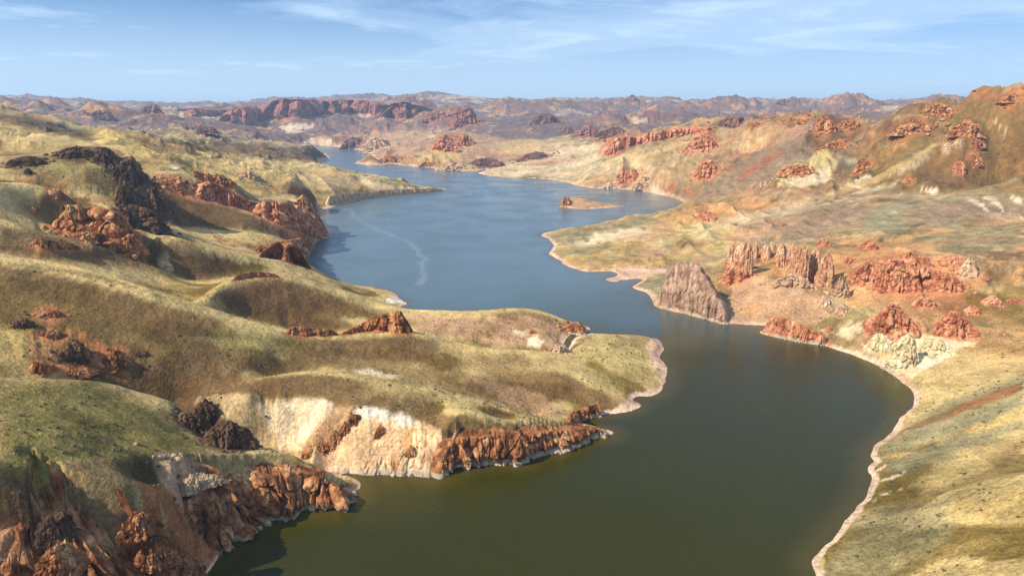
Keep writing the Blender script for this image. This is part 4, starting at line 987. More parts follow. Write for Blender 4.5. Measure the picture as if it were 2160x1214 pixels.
def group_of(name, label, cat, px, py):
    x, y, z, r = ground_hit(px, py)
    o = bpy.data.objects.new(name, None); o.location = (x, y, z); C.objects.link(o); tag(o, label, cat); return o

# --- near left shore
for a0, a1, yb, yt, m_, lab in [(268,325,1122,1078,MRUST,'rust rock ribs high on the spur beside the shadowed gully'), (300,362,1184,1128,MRUST,'rust rock ribs halfway down the spur beside the shadowed gully'), (352,420,1222,1168,MRUST,'rust rock ribs at the foot of the spur beside the shadowed gully'),
    (372,432,1100,1040,MRUST,'orange crag in the head of the shadowed gully'), (92,150,1130,1072,MDARK,'dark crag between the corner cliff and the orange buttress'), (100,165,1200,1130,MRUST,'brown crag low between the corner cliff and the orange buttress')]:
    crag('rock_outcrop', lab, a0, a1, yb, yt, m_, dep=.7, q=2.4, lump=.5, dens=1.6, flute=1.2)
cliff('rock_cliff', 'rust cliff with dark clefts above the water in the bottom left cove', [(408,1128),(440,1150),(470,1160),(500,1146),(545,1119),(600,1092),(655,1082),(690,1079),(725,1068),(748,1050),(758,1030)],
      [(402,1075),(405,1040),(440,1006),(500,1006),(560,1002),(615,998),(655,1012),(700,1022),(735,1030),(752,1022)], MRUST, depth=16, butt=10, amp=1.7, setback=.5, nv=80, nu=400, carve=6)
crag('rock_outcrop', 'pale orange rocks along the rim of the shadowed gully, bottom left', 352, 452, 1030, 1000, MTAN, dep=.35, lump=.6, q=3)
cliff('rock_cliff', 'orange buttress running down to the bottom edge, left of the shadowed gully', [(60,1440,4),(160,1420,3),(250,1380,1),(330,1330,0),(392,1270,0),(424,1216,0)],
      [(60,1112),(120,1088),(185,1052),(245,1044),(285,1070),(345,1140),(392,1196)], MRUST, depth=12, butt=14, amp=1.5, setback=1.0, nv=120, nu=400, carve=6, ends=.06)
cliff('rock_cliff', 'rusty broken cliff in the bottom left corner of the view', [(-260,1500,10),(-80,1500,8),(40,1490,6),(120,1460,4),(190,1430,3)],
      [(-200,1170),(-80,1140),(10,1125),(70,1135),(130,1180)], MRUST, depth=16, butt=13, amp=1.2, setback=.9, nv=90, nu=300, carve=6, ends=.05)
crag('rock_outcrop', 'black shaded crag at the top of the gorge left of the white cliff', 408, 462, 902, 842, MDARK, dep=.8, peak=.2, dens=1.5)  # these three gorge crags have their shade put into the rock colour
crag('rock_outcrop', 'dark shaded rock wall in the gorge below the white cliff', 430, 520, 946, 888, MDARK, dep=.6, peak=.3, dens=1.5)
crag('rock_outcrop', 'low black shaded rocks behind the green hilltop at the gorge rim', 372, 430, 905, 868, MDARK, dep=.6, peak=-.3, dens=1.4)
cliff('rock_cliff', 'rust cliff with pale water line along the narrow point', [(926,1012),(948,1000),(985,985),(1030,980),(1075,978),(1105,980),(1114,967),(1150,958),(1190,949),(1240,927),(1286,922),(1293,913)],
      [(912,918),(950,924),(985,921),(1030,918),(1075,914),(1105,912),(1125,910),(1150,908),(1190,905),(1235,900),(1270,903),(1290,912)], MRUST, depth=10, butt=8, amp=1.3, setback=.25, nv=50, nu=360, carve=3)
cliff('rock_cliff', 'peach and cream eroded cliff foot under the white slope', [(692,992),(740,997),(800,1001),(865,1004),(905,1005),(925,1010)],
      [(690,962),(740,930),(790,915),(850,912),(890,905),(915,915)], rock_mat('peach_rock', (.45,.25,.13), (.64,.42,.24), (.78,.60,.40), dark=.65), depth=9, butt=8, amp=.6, setback=.9, nv=40, nu=230)
for i, (a0, a1, yb, yt) in enumerate([(640,668,962,946),(662,700,950,930),(694,722,938,908),(718,742,915,888),(738,764,890,868)]):
    crag('rock_outcrop', ['dark red rock lowest in the row up the white cliff', 'dark red rock second from the bottom in the row up the white cliff', 'dark red rock in the middle of the row up the white cliff', 'dark red rock second from the top in the row up the white cliff', 'dark red rock at the top of the row up the white cliff'][i], a0, a1, yb, yt, MRUST, dep=.5, flute=1.3, foot=.2)
crag('rock_outcrop', 'round rust knob halfway up the peach cliff under the white slope', 792, 812, 918, 893, MRUST, dep=.6, foot=.2)
crag('rock_outcrop', 'small rust knob low on the peach cliff', 855, 880, 968, 938, MRUST, dep=.5, foot=.2)
crag('boulder', 'small white boulder at the water edge below the peach cliff', 862, 871, 1005, 996, MCREAM, cat='boulder', dep=.8)
cliff('rock_cliff', 'short dark red cliff beside the pink beach below the ridge end', [(1208,892),(1228,888),(1250,882),(1272,874)], [(1205,868),(1228,861),(1250,854),(1276,851)], MRUST, depth=5, butt=5, amp=1.1, nv=24, nu=90)
cliff('rock_cliff', 'dark red crag at the root of the middle peninsula', [(740,702),(765,698),(790,697),(830,701),(866,702)], [(745,697),(768,680),(800,663),(838,655),(868,660)], MRUST, depth=12, butt=7, amp=1.2, nv=30, nu=150)
crag('rock_outcrop', 'dark red rocks at the tip of the middle peninsula', 1185, 1232, 706, 678, MRUST, dep=.6, peak=.2)
crag('rock_outcrop', 'tan rocks at the mouth of the narrow inlet', 1160, 1196, 744, 724, MTAN, dep=.6)
crag('rock_outcrop', 'thin rust ledge on the bare flank of the middle peninsula', 1108, 1130, 703, 695, MRUST, dep=.4)
cliff('rock_ledge', 'low brown caprock ledge along the crest of the grassy rise', [(492,592),(520,586),(555,584),(592,586)], [(500,582),(525,575),(560,573),(592,579)], MRUST, cat='rock ledge', depth=6, butt=4, amp=.5, nv=12)
cliff('rock_ledge', 'rust rock ledge in the hollow behind the long grassy ridge', [(602,704),(640,709),(680,708),(716,706)], [(612,695),(632,688),(680,692),(712,698)], MRUST, cat='rock ledge', depth=8, butt=4, amp=.8, nv=14)
cliff('rock_ledge', 'dark undercut ledge next to the peninsula crag', [(720,706),(740,704),(765,700)], [(722,702),(742,694),(765,688)], MRUST, cat='rock ledge', depth=5, butt=3, amp=.6, nv=10)
# crags on the lower left slope
crag('rock_outcrop', 'big black crag on the slope above the foreground hill', 126, 184, 762, 714, MDARK, dep=.7, q=3.2, dens=1.5, peak=.3)
crag('rock_outcrop', 'small rust crag low on the far left slope', 66, 104, 787, 760, MRUST, dep=.6, dens=1.4)
crag('rock_outcrop', 'layered rust crag right of the big black crag', 205, 266, 772, 738, MRUST, dep=.6, dens=1.4, peak=.4)
crag('rock_ledge', 'broken ledges below the big black crag', 125, 190, 792, 772, MRUST, cat='rock ledge', dep=.5, dens=1.3)
crag('rock_ledge', 'thin rust ledge high on the left slope', 78, 130, 668, 654, MRUST, cat='rock ledge', dep=.4)
crag('rock_ledge', 'dark ledge at the left edge of the slope', 30, 66, 692, 668, MDARK, cat='rock ledge', dep=.5)
crag('rock_ledge', 'brown ledge above and left of the big black crag', 85, 125, 712, 694, MRUST, cat='rock ledge', dep=.5)
crag('rock_ledge', 'small dark ledge right of the layered rust crag', 285, 310, 752, 734, MDARK, cat='rock ledge', dep=.4)
# left middle distance
cliff('rock_cliff', 'red cliff with a pale foot below the black crags on the left', [(116,482),(150,490),(200,491),(240,500),(282,490)], [(120,442),(150,431),(200,436),(245,448),(284,462)], MRUST, depth=24, butt=14, amp=1.1, nv=40, nu=200, carve=4)
cliff('rock_ledge', 'low rust ledge on the brown slope at the far left', [(62,520),(90,526),(130,526),(172,524)], [(66,506),(95,503),(135,508),(168,518)], MRUST, cat='rock ledge', depth=12, butt=8, amp=.9, nv=16)
crag('rock_outcrop', 'rust crag just below the red cliff on the left', 228, 292, 532, 492, MRUST, dep=.7, peak=.5, dens=1.2)
crag('rock_outcrop', 'small crag on the slope below the left red cliff', 150, 215, 508, 486, MRUST, dep=.5)
crag('rock_outcrop', 'small rust crag on a pale spur at the far left', 98, 130, 414, 396, MRUST, dep=.6)
crag('rock_outcrop', 'rust knob beside the pale spur at the far left', 60, 78, 446, 434, MRUST, dep=.6)
crag('rock_outcrop', 'pinkish rock lump in the grassy gully', 335, 362, 566, 548, MTAN, dep=.6)
crag('rock_outcrop', 'pair of brown rocks on the slope left of the shore cliff', 540, 568, 532, 514, MRUST, dep=.6)
crag('rock_outcrop', 'black crag crowning the dark butte', 202, 245, 345, 308, MDARK, dep=1.0, dens=1.5)
crag('rock_outcrop', 'jagged black crag on the shoulder of the dark butte', 238, 300, 385, 330, MDARK, dep=.9, peak=.3, dens=1.5)
crag('rock_outcrop', 'black shaded rock wall under the shoulder of the dark butte', 250, 282, 440, 372, MDARK, dep=.9, dens=1.5)  # black tone is the shade under the shoulder, put into the colour
crag('rock_outcrop', 'long black crag at the right end of the dark butte', 285, 350, 440, 376, MDARK, dep=.9, peak=0, dens=1.5)
crag('rock_outcrop', 'black broken rocks in the shade below the dark butte', 225, 330, 478, 430, MDARK, dep=.6, dens=1.2)  # shade below the butte is put into the rock colour
crag('rock_outcrop', 'dark rocks scattered on the green hill left of the butte', 25, 90, 350, 326, MDARK, dep=.6)
crag('rock_outcrop', 'small black notch rock on the green hill', 52, 68, 368, 352, MDARK, dep=.7)
crag('rock_outcrop', 'brown rocks along the crest of the green hill', 130, 200, 330, 306, MDARK, dep=.5)
cliff('rock_cliff', 'long red cliff ending at the lake above the brown basin', [(408,414),(440,420),(480,430),(530,446),(570,464),(620,480),(660,494),(690,502),(694,498)],
      [(412,382),(445,380),(484,396),(525,424),(565,424),(610,427),(650,432),(676,436),(684,446)], MRED, depth=30, butt=17, amp=1.05, nv=40, nu=320, carve=4)
crag('rock_outcrop', 'dark rocks at the upper end of the long red cliff', 336, 408, 400, 374, MRUST, dep=.4)
cliff('rock_cliff', 'short black cliff standing in the lake below the brown basin', [(594,550),(612,553),(640,545),(656,531),(664,514)], [(598,508),(618,504),(640,500),(656,497),(664,498)], MRUST, depth=26, butt=10, amp=.9, nv=26, nu=110)
cliff('rock_ledge', 'red ledge on the plateau behind the long red cliff', [(404,368),(430,380),(470,388),(500,388)], [(408,354),(430,364),(468,372),(496,380)], MRUST, cat='rock ledge', depth=18, butt=10, amp=.8, nv=14)
crag('rock_outcrop', 'tan rock knobs on the slope of the far left hills', 505, 545, 376, 360, MTAN, dep=.5)
crag('rock_outcrop', 'dark tower at the top of the ravine by the spit', 628, 652, 432, 411, MRUST, dep=.8, q=4)
cliff('rock_cliff', 'low pale bluff with dark notches along the spit', [(694,434),(735,426),(800,416),(860,410),(905,406),(938,402)], [(700,414),(740,408),(800,402),(860,398),(905,397),(936,398)], MTAN, depth=12, butt=10, amp=.4, nv=14, ends=.03, nu=150)
# --- right bank
t = 'grey brown slab of rock rising straight from the lake'
cliff('rock_slab', t, [(1388,648),(1410,653),(1440,660),(1475,670),(1505,678),(1532,684)], [(1400,580),(1415,560),(1445,553),(1478,556),(1500,575),(1528,660)], MGREY, cat='rock slab', depth=22, butt=9, amp=.6, setback=.12, nv=50, nu=220, rag=.2, ends=.05, zst=5.0)
g = group_of('rock_tower', 'banded tan and red rock tower with split top above the slab', 'rock tower', 1560, 592)
for (a0, a1, yb, yt, pk) in [(1532,1557,580,506,0),(1548,1572,590,508,.2),(1564,1584,586,512,0)]:
    crag('pillar', None, a0, a1, yb, yt, MPILLAR, dep=.9, q=5, lump=.2, parent=g, peak=pk)
crag('lower_block', None, 1531, 1582, 594, 545, MRED, dep=.7, q=3.5, parent=g)
crag('rock_spire', 'thin rock needle between the split tower and the fluted wall', 1586, 1598, 548, 511, MPILLAR, cat='rock spire', dep=.9, q=6, lump=.1)
g = group_of('fluted_wall', 'long fluted wall of tan rock pillars on the hillside', 'rock wall', 1690, 600)
for (a0, a1, yb, yt) in [(1607,1623,549,510),(1623,1635,534,508),(1634,1654,565,511),(1655,1673,576,507),(1669,1686,588,513),(1682,1702,596,509),(1703,1727,592,518),(1724,1753,604,527)]:
    wd_ = (a1 - a0) * .5; cx_ = (a0 + a1) / 2; crag('pillar', None, cx_ - wd_ * .92, cx_ + wd_ * .92, yb, yt, MPILLAR, dep=.75, q=4.6, lump=.5, parent=g, flute=1.1, dens=1.6, peak=.3 * math.sin(a0), foot=.4)
crag('base_ledge', None, 1640, 1705, 606, 578, MTAN, dep=.4, q=3, parent=g)
crag('boulder', 'large round boulder on the scree below the fluted wall', 1726, 1750, 646, 622, MTAN, cat='boulder', dep=.9, q=2.2, lump=.1)
crag('boulder', 'pale boulder right of the large round one on the scree', 1764, 1788, 660, 640, MTAN, cat='boulder', dep=.9, q=2.2, lump=.1)
for i, (bx_, by_, bw) in enumerate([(1738,660,8),(1750,655,9),(1745,668,8),(1757,664,10),(1768,668,8),(1777,666,7),(1732,650,7),(1718,628,6),(1700,620,6),(1792,655,6),(1722,640,6),(1760,652,6)]):
    o = crag('boulder', 'small tan boulder in the pile below the fluted wall', bx_, bx_ + bw, by_, by_ - bw * .8, MTAN, cat='boulder', dep=.9, q=2.2, lump=.1); o['group'] = 'boulders in the pile below the fluted wall'
crag('rock_outcrop', 'crumbly yellow rocks right of the fluted wall', 1755, 1785, 628, 575, MTAN, dep=.6, lump=.5)
g = group_of('red_mound', 'broad lumpy red rock mound right of the fluted wall', 'rock mound', 1890, 610)
for nm, a0, a1, yb, yt in [('left_shoulder',1800,1860,596,548),('main_dome',1845,1972,612,530),('front_lump',1842,1880,616,570),('middle_lump',1868,1915,616,560)]:
    crag(nm.split('_')[1], None, a0, a1, yb, yt, MRED, dep=.7, q=2.4, lump=.4, parent=g, flute=1.3, dens=1.2)
crag('rock_outcrop', 'bright red lump at the right foot of the broad red mound', 1962, 2026, 614, 572, MRED, dep=.6, lump=.4)
crag('rock_outcrop', 'pale crag with a round head right of the red mound', 2026, 2056, 586, 540, MTAN, dep=.7, lump=.3)
crag('rock_outcrop', 'small orange rocks left of the pale round headed crag', 1996, 2030, 560, 536, MRED, dep=.6, lump=.4)
cliff('rock_fin', 'red rock fin with a white foot standing at the water edge', [(1608,699),(1640,711),(1670,718),(1700,724),(1741,729)], [(1616,670),(1640,668),(1668,675),(1700,690),(1736,704)], MRED, cat='rock fin', depth=9, butt=7, amp=.7, nv=26, nu=140, ends=.05)
crag('rock_outcrop', 'red block on cream tuff above the right shore', 1836, 1922, 712, 640, MRED, dep=.6, q=2.2, peak=-.1, lump=.3, dens=1.2)
crag('rock_outcrop', 'pointed cream and red rock at the right of the tuff slope', 1978, 2052, 712, 656, MRED, dep=.6, q=1.8, peak=-.3, lump=.3)
crag('rock_outcrop', 'tall cream tuff fin above the beach', 1872, 1928, 776, 692, MCREAM, dep=.5, q=1.8, peak=.4, lump=.3)
crag('rock_outcrop', 'cream tuff knob left of the tall tuff fin', 1832, 1878, 736, 700, MCREAM, dep=.5, lump=.3)
crag('rock_outcrop', 'cream tuff ribs right of the tall tuff fin', 1930, 1990, 748, 705, MCREAM, dep=.5, lump=.5)
crag('rock_outcrop', 'small red stone on the grass behind the shore fin', 1742, 1754, 700, 686, MRED, dep=.7)
crag('boulder', 'small brown boulder at the shore past the red fin', 1757, 1770, 731, 721, MRUST, cat='boulder', dep=.8)
for a0, a1, yb, yt, lab in [(1812,1850,525,508,'broken red rocks on the slope above the red mound'), (1930,1965,645,622,'low red rocks between the mound and the tuff slope'), (2075,2110,640,622,'small red crag on the green slope at the right'), (2035,2062,662,640,'red rocks above the pointed cream rock'), (1722,1748,520,500,'small tan crag on the rise behind the fluted wall'), (1470,1510,462,446,'orange rocks on the brown hill by the bay'), (2130,2160,640,628,'orange ledge at the right edge'), (1780,1800,556,540,'little red knob left of the red mound')]:
    crag('rock_outcrop', lab, a0, a1, yb, yt, MRED, dep=.5, lump=.5)
crag('rock_outcrop', 'jagged crag at the left end of the small island', 1182, 1206, 435, 414, MRUST, dep=.8)

# right mountain
cliff('rock_cliff', 'long orange red rimrock along the crest of the right ridge', [(1268,320),(1285,328),(1305,318),(1340,306),(1400,292),(1440,284),(1500,275)], [(1272,306),(1285,296),(1305,290),(1340,284),(1400,276),(1440,270),(1500,264)], MRED, depth=40, butt=26, amp=.9, nv=20, nu=220)
for a0, a1, yb, yt, m_, lab in [(1455,1512,312,280,MRED,'red crag below the rimrock'), (1302,1330,386,344,MRED,'fluted red crag above the far bay'), (1322,1348,380,350,MRED,'right hand half of the fluted red crag above the far bay'), (1345,1382,392,366,MTAN,'pink crag right of the fluted red crag'),
    (1272,1300,398,382,MTAN,'pale shore rocks below the fluted red crag'), (1465,1512,374,334,MRED,'red rock patch low on the orange slope'), (1715,1760,275,240,MRUST,'brown summit crag of the middle peak'), (1770,1816,272,248,MRUST,'round brown crag right of the summit crag'),
    (1735,1785,316,298,MRUST,'brown crag on the spur below the middle peak'), (1650,1706,366,345,MRUST,'ochre crag left of the white tuff patch'), (1640,1652,372,358,MDARK,'small dark notch rock by the white tuff patch'), (1805,1835,362,328,MRUST,'brown crag right of the yellow tuff'),
    (1952,2010,240,217,MRUST,'brown cap of the pointed peak'), (1895,1960,278,252,MRUST,'brown crag below the pointed peak'), (2014,2062,280,248,MRUST,'round brown crag on the green mountain'), (2042,2068,344,322,MRUST,'dark red knob on the green mountain'),
    (2010,2032,364,336,MRED,'bright red rocks left of the dark red knob'), (2014,2030,308,290,MTAN,'orange pinnacle on the green mountain'), (1988,2008,316,300,MTAN,'low orange rock left of the orange pinnacle'), (2050,2076,308,294,MRUST,'pair of brown rocks right of the orange pinnacle'),
    (2118,2160,212,196,MRUST,'brown rock on the highest summit at the right edge'), (1580,1615,266,256,MRUST,'brown knob on the ridge crest'), (1650,1700,258,248,MRUST,'flat brown rock on the ridge crest left of the peak'), (1900,1926,388,374,MRUST,'dark rock in front of the brown hill'), (1600,1620,392,378,MTAN,'orange knob on the grey scree')]:
    crag('rock_outcrop', lab, a0, a1, yb, yt, m_, dep=.6, lump=.4, q=2.2)
# far side of the lake
for a0, a1, yb, yt, m_, lab in [(915,962,318,280,MRED,'red fluted crag on the far shore hill'), (962,1000,308,280,MRUST,'dark red crag right of the fluted far shore crag'), (722,768,314,286,MFAR,'dark cliff at the head of the lake'), (770,826,314,288,MTAN,'pale cliff at the head of the lake'),
    (880,920,352,338,MRUST,'dark bluff on the far shore below the yellow slope'), (925,990,360,342,MTAN,'tan fluted bluff at the far shore'), (992,1062,352,332,MFAR,'dark bluff where the far shore meets the pale point'), (1100,1160,335,320,MFAR,'dark rock band in the hollow behind the pale point'), (800,860,340,328,MRUST,'rust rocks behind the dark cone island'),
    (955,1012,262,220,MFARRED,'pointed red butte far beyond the lake'), (898,956,250,232,MFARRED,'flat dark red cliff left of the pointed butte'), (1120,1180,262,236,MFAR,'purple mesa with a rounded top far beyond the lake'), (1182,1212,284,262,MFAR,'purple cliff below the rounded mesa'), (1215,1262,286,264,MFARRED,'pinkish cliff right of the purple cliff'), (1262,1330,285,268,MFAR,'low purple cliffs fading right of the pinkish cliff'),
    (188,238,252,230,MFAR,'dark flat topped butte on the far left'), (300,345,240,219,MFAR,'blue pyramid hill on the far left'), (1514,1578,268,243,MFAR,'rounded purple crag beyond the orange ridge'), (1638,1664,222,207,MFAR,'small square topped butte on the horizon'), (1320,1348,212,201,MFAR,'flat topped butte on the middle horizon'),
    (575,612,220,204,MFAR,'knobbly summit above the long red range'), (400,450,278,264,MFAR,'dark broken cliffs low on the far left plain')]:
    crag('rock_butte', lab, a0, a1, yb, yt, m_, cat='rock butte', dep=.6, lump=.4, q=2.0)
for k, (b_, t_, lab) in enumerate([([(402,246),(430,243),(480,246)], [(408,233),(430,229),(478,233)], 'left end of the long red range beyond the lake'), ([(484,258),(510,262),(555,252)], [(490,236),(520,226),(555,222)], 'blue shaded bastion of the long red range'),
        ([(556,252),(600,248),(640,244),(690,238)], [(560,216),(600,208),(640,210),(690,209)], 'tall middle cliffs of the long red range'), ([(690,240),(740,236),(800,240)], [(692,210),(740,211),(800,215)], 'right middle cliffs of the long red range'), ([(812,242),(840,248),(880,244)], [(815,222),(842,214),(876,232)], 'rounded right end of the long red range')]):
    cliff('far_cliff', lab, b_, t_, MFARRED, depth=180, butt=95, amp=1.0, nv=18, nu=110)

# ------------------------------------------------------------------ stony ground round the outcrops, then the ground itself
_l = COL.mean(2, keepdims=True); COL = np.clip(_l + 1.05 * (COL - _l), .008, .9)
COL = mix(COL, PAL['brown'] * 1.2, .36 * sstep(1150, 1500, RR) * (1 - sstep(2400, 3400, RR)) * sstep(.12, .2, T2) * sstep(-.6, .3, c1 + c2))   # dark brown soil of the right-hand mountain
for sl, dd, near_z in CARVE:
    w_ = sstep(0, 2.5, dd); low = np.maximum(near_z - 1.0, -3.0)
    Z[sl] = Z[sl] * (1 - w_) + np.minimum(Z[sl], low) * w_
rb1 = fbm2(X, Y, 16, 5, 301, gain=.6, cell=cell * .6); rb2 = fbm2(X, Y, 60, 5, 311, gain=.6, cell=cell * .6)
for fx, fy, fr, colr, kk in FOOT:
    r0 = math.hypot(fx, fy); a0 = math.atan2(fx, fy); R2 = fr * 2.6
    i0 = int(np.searchsorted(lr, math.log(max(r0 - R2, 126)))); i1 = int(np.searchsorted(lr, math.log(r0 + R2))) + 1
    da = R2 / r0; j0 = int(np.searchsorted(th, a0 - da)); j1 = int(np.searchsorted(th, a0 + da)) + 1
    sl = (slice(i0, min(i1, MR)), slice(j0, min(j1, MT)))
    if Z[sl].size == 0: continue
    d = np.hypot(X[sl] - fx, Y[sl] - fy) / fr + .45 * rb2[sl] + .3 * rb1[sl]
    m_ = (1 - sstep(.9, 2.1, d)); spk = sstep(-.12, .10, rb1[sl] + .8 * (m_ - .55))
    a_ = (m_ * spk * kk)[..., None] * (land[sl] > 1)[..., None]
    tone = np.asarray(colr) * (1 + .5 * rb1[sl][..., None])
    COL[sl] += (tone - COL[sl]) * a_
    Z[sl] += a_[..., 0] * fr * .10 * np.maximum(rb1[sl] + .2, 0)
COL = np.clip(COL, .01, .9)
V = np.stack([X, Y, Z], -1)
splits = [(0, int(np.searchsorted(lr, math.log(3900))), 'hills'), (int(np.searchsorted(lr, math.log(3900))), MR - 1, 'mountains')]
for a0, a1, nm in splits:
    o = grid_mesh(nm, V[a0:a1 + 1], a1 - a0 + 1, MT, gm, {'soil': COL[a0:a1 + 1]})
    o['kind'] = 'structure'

# ------------------------------------------------------------------ water
wm, nt, b = new_mat("lake_water")
b.inputs['Base Color'].default_value = (0.040, 0.036, 0.004, 1)
b.inputs['Roughness'].default_value = 0.12
b.inputs['IOR'].default_value = 1.33
b.inputs['Specular IOR Level'].default_value = 0.5
lk = nt.links.new
geo = nd(nt, 'ShaderNodeNewGeometry')
wv = nd(nt, 'ShaderNodeTexNoise'); wv.inputs['Scale'].default_value = .55; wv.inputs['Detail'].default_value = 4; lk(geo.outputs['Position'], wv.inputs['Vector'])
wv2 = nd(nt, 'ShaderNodeTexNoise'); wv2.inputs['Scale'].default_value = .012; wv2.inputs['Detail'].default_value = 5; lk(geo.outputs['Position'], wv2.inputs['Vector'])
wb = nd(nt, 'ShaderNodeBump'); wb.inputs['Strength'].default_value = .5; wb.inputs['Distance'].default_value = .5
lk(wv.outputs['Fac'], wb.inputs['Height']); lk(wb.outputs[0], b.inputs['Normal'])
wr_ = nd(nt, 'ShaderNodeMapRange'); lk(wv2.outputs['Fac'], wr_.inputs['Value'])
for k_, x_ in zip(('From Min', 'From Max', 'To Min', 'To Max'), (.35, .65, .10, .32)): wr_.inputs[k_].default_value = x_
lk(wr_.outputs[0], b.inputs['Roughness'])
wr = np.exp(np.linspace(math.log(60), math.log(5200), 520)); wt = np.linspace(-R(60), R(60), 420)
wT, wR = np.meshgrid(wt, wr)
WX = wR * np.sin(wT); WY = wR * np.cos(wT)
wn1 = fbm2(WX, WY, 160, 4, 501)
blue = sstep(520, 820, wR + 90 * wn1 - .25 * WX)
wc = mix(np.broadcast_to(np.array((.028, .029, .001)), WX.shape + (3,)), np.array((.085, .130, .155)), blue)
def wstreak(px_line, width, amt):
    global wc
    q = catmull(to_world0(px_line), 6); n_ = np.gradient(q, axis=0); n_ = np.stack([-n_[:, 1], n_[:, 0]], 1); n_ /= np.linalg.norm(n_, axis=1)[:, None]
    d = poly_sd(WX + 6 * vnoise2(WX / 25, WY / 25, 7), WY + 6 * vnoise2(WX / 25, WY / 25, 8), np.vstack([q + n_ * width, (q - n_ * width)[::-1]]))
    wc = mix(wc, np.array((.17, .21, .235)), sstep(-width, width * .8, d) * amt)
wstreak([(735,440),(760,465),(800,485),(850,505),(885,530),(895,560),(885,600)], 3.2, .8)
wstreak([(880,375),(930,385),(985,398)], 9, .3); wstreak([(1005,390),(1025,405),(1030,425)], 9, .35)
sh_ = poly_sd(WX, WY, shore_w)
wc = mix(wc, np.array((.085, .06, .012)), (1 - sstep(0, 16, sh_)) * .5 * (sh_ > -5) * (wR < 1500))
wa_ = nd(nt, 'ShaderNodeAttribute', attribute_name='tint'); lk(wa_.outputs['Color'], b.inputs['Base Color'])
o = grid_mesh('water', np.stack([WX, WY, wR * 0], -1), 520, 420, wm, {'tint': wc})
o['kind'] = 'structure'

# ------------------------------------------------------------------ loose stones and brush
def scatter(name, pts, sizes, mat, squash, seed, kind='stuff', tops=7):
    """many small irregular lumps joined as one mass"""
    rs = np.random.RandomState(seed); n = len(pts)
    ph = np.linspace(0, 2 * np.pi, tops, endpoint=False)
    ring = lambda rr, zz: np.stack([rr * np.cos(ph), rr * np.sin(ph), np.full(tops, zz)], 1)
    base = np.vstack([ring(1.0, -.25), ring(.86, .5), [[0, 0, 1.0]]])
    nv = len(base)
    jit = 1 + .32 * (rs.rand(n, nv, 1) - .5) * 2
    rot = rs.rand(n) * 6.28; c, s_ = np.cos(rot), np.sin(rot)
    P_ = base[None] * jit * sizes[:, None, None] * np.array([1, 1, squash])
    Q = np.stack([P_[..., 0] * c[:, None] - P_[..., 1] * s_[:, None], P_[..., 0] * s_[:, None] + P_[..., 1] * c[:, None], P_[..., 2]], -1) + pts[:, None, :]
    k = np.arange(tops); k2 = (k + 1) % tops
    f1 = np.stack([k, k2, k2 + tops], 1); f2 = np.stack([k, k2 + tops, k + tops], 1); f3 = np.stack([k + tops, k2 + tops, np.full(tops, 2 * tops)], 1)
    f = np.vstack([f1, f2, f3]); F = (f[None] + (np.arange(n) * nv)[:, None, None]).reshape(-1, 3)
    me = bpy.data.meshes.new(name); me.vertices.add(n * nv); me.vertices.foreach_set('co', Q.reshape(-1).astype(np.float32))
    me.loops.add(len(F) * 3); me.loops.foreach_set('vertex_index', F.reshape(-1).astype(np.int32))
    me.polygons.add(len(F)); me.polygons.foreach_set('loop_start', np.arange(0, len(F) * 3, 3, dtype=np.int32)); me.update(calc_edges=True)
    me.materials.append(mat); o = bpy.data.objects.new(name, me); C.objects.link(o)
    if kind: o['kind'] = kind
    return o
rs = np.random.RandomState(5)
byk = {}
for (x_, y_, a_, b_, ux_, uy_, h_, mn) in RUB:
    n = int(np.clip(a_ * 3, 14, 60)); ang = rs.rand(n) * 6.28; rr_ = 1.0 + np.abs(rs.randn(n)) * .55
    lx = a_ * np.cos(ang) * rr_; ly = b_ * np.sin(ang) * rr_
    px_ = x_ + lx * uy_ + ly * ux_; py_ = y_ - lx * ux_ + ly * uy_
    sz = min(a_, 40) * (.03 + .16 * rs.rand(n) ** 3) 
    byk.setdefault(mn, []).append(np.column_stack([px_, py_, sz]))
for mn, lst in byk.items():
    A_ = np.vstack(lst); zz = ground_z(A_[:, 0], A_[:, 1]); ok = zz > .3
    A_ = A_[ok]; zz = zz[ok]
    if len(A_): scatter('loose_stones', np.column_stack([A_[:, 0], A_[:, 1], zz]), A_[:, 2], bpy.data.materials[mn], .8, 7)
bm_, nt, b = new_mat('brush_leaves'); lk = nt.links.new
geo = nd(nt, 'ShaderNodeNewGeometry'); nz_ = nd(nt, 'ShaderNodeTexNoise'); nz_.inputs['Scale'].default_value = .6; lk(geo.outputs['Position'], nz_.inputs['Vector'])
cr = nd(nt, 'ShaderNodeValToRGB'); lk(nz_.outputs['Fac'], cr.inputs[0]); el = cr.color_ramp.elements
el[0].position = .35; el[0].color = (.045, .055, .018, 1); el[1].position = .65; el[1].color = (.12, .115, .055, 1); lk(cr.outputs[0], b.inputs['Base Color'])
# brush grows in drifts on the near slopes
N = 60000
tt = rs.uniform(-R(41), R(41), N); ll_ = rs.uniform(math.log(190), math.log(900), N)
bx_ = np.exp(ll_) * np.sin(tt); by_ = np.exp(ll_) * np.cos(tt); bz_ = ground_z(bx_, by_)
dens = .5 + .9 * fbm2(bx_, by_, 60, 3, 401) + .8 * fbm2(bx_, by_, 14, 2, 405)
keep = (bz_ > 1.2) & (dens > .5 + .55 * rs.rand(N)) & (rs.rand(N) < np.where(bx_ > 60, .38, .30))
bx_, by_, bz_ = bx_[keep], by_[keep], bz_[keep]
sz = (.20 + .75 * rs.rand(len(bx_)) ** 3) * (np.hypot(bx_, by_) / 330) ** .35
scatter('sagebrush', np.column_stack([bx_, by_, bz_]), sz, bm_, .7, 11)
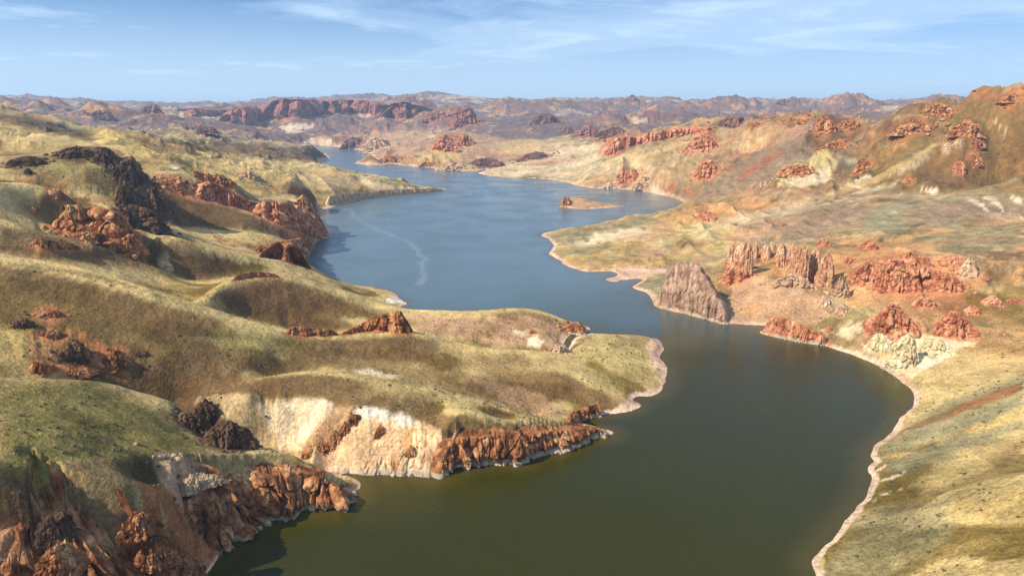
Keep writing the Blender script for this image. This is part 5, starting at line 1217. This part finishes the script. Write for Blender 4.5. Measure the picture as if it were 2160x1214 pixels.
# shrubs that stand large enough to be seen one by one
def shrub_mesh(seed):
    r_ = np.random.RandomState(seed); Vs, Fs = [], []
    for k in range(6):
        c_ = np.array([r_.uniform(-.55, .55), r_.uniform(-.55, .55), r_.uniform(.1, .45)]) * (0 if k == 0 else 1); rad_ = r_.uniform(.35, .62)
        nb_, na_ = 5, 8; off = sum(len(v) for v in Vs)
        t_ = np.linspace(.05, .95, nb_)[:, None] * np.pi; p_ = np.linspace(0, 2 * np.pi, na_, endpoint=False)[None]
        q_ = np.stack([np.sin(t_) * np.cos(p_), np.sin(t_) * np.sin(p_), np.cos(t_) * .75 + 0 * p_], -1).reshape(-1, 3)
        Vs.append(c_ + q_ * rad_ * (1 + .3 * (r_.rand(len(q_), 1) - .5) * 2)); Fs += [[i_ + off for i_ in f_] for f_ in grid_faces(nb_, na_, True)]
    return np.vstack(Vs), Fs
protos = [link_mesh('shrub', *shrub_mesh(900 + k), bm_) for k in range(4)]
rs = np.random.RandomState(77); cnt = 0
zones = [(20, 420, 815, 960, 42), (1180, 1370, 725, 840, 16), (700, 1100, 790, 870, 26), (1780, 2150, 960, 1200, 44), (300, 700, 700, 790, 14), (1050, 1250, 870, 900, 8)]
for x0_, x1_, y0_, y1_, n_ in zones:
    for k in range(n_):
        gx0, gy0, gz0, gr0 = ground_hit(rs.uniform(x0_, x1_), rs.uniform(y0_, y1_)); sc = rs.uniform(.55, 1.35)
        if gz0 < 1.5: continue
        o = protos[cnt] if cnt < 4 else protos[cnt % 4].copy()
        if cnt >= 4: C.objects.link(o)
        o.location = (gx0, gy0, float(ground_z(np.array([gx0]), np.array([gy0]))[0]) - .1); o.scale = (sc, sc, sc * rs.uniform(.6, .9)); o.rotation_euler = (0, 0, rs.uniform(0, 6.28))
        tag(o, 'low dark green shrub on the grassy slope', 'shrub', 'low shrubs dotted over the near grassy slopes'); cnt += 1

# ------------------------------------------------------------------ air
hb_ = bpy.data.meshes.new('haze')
x0, x1, y0, y1, z0, z1 = -18500, 18500, -1500, 24600, -20, 520
hv = [(x, y, z) for z in (z0, z1) for y in (y0, y1) for x in (x0, x1)]
hb_.from_pydata(hv, [], [(0,2,3,1),(4,5,7,6),(0,1,5,4),(2,6,7,3),(0,4,6,2),(1,3,7,5)]); hb_.update()
hm = bpy.data.materials.new('haze_air'); hm.use_nodes = True; hm.node_tree.nodes.clear()
ho = hm.node_tree.nodes.new('ShaderNodeOutputMaterial'); hp = hm.node_tree.nodes.new('ShaderNodeVolumePrincipled')
hp.inputs['Color'].default_value = (0.46, 0.68, 1.0, 1); hp.inputs['Density'].default_value = 4.8e-5; hp.inputs['Anisotropy'].default_value = 0.2
hm.node_tree.links.new(hp.outputs[0], ho.inputs['Volume']); hb_.materials.append(hm)
haze = bpy.data.objects.new('haze', hb_); C.objects.link(haze); haze['kind'] = 'stuff'
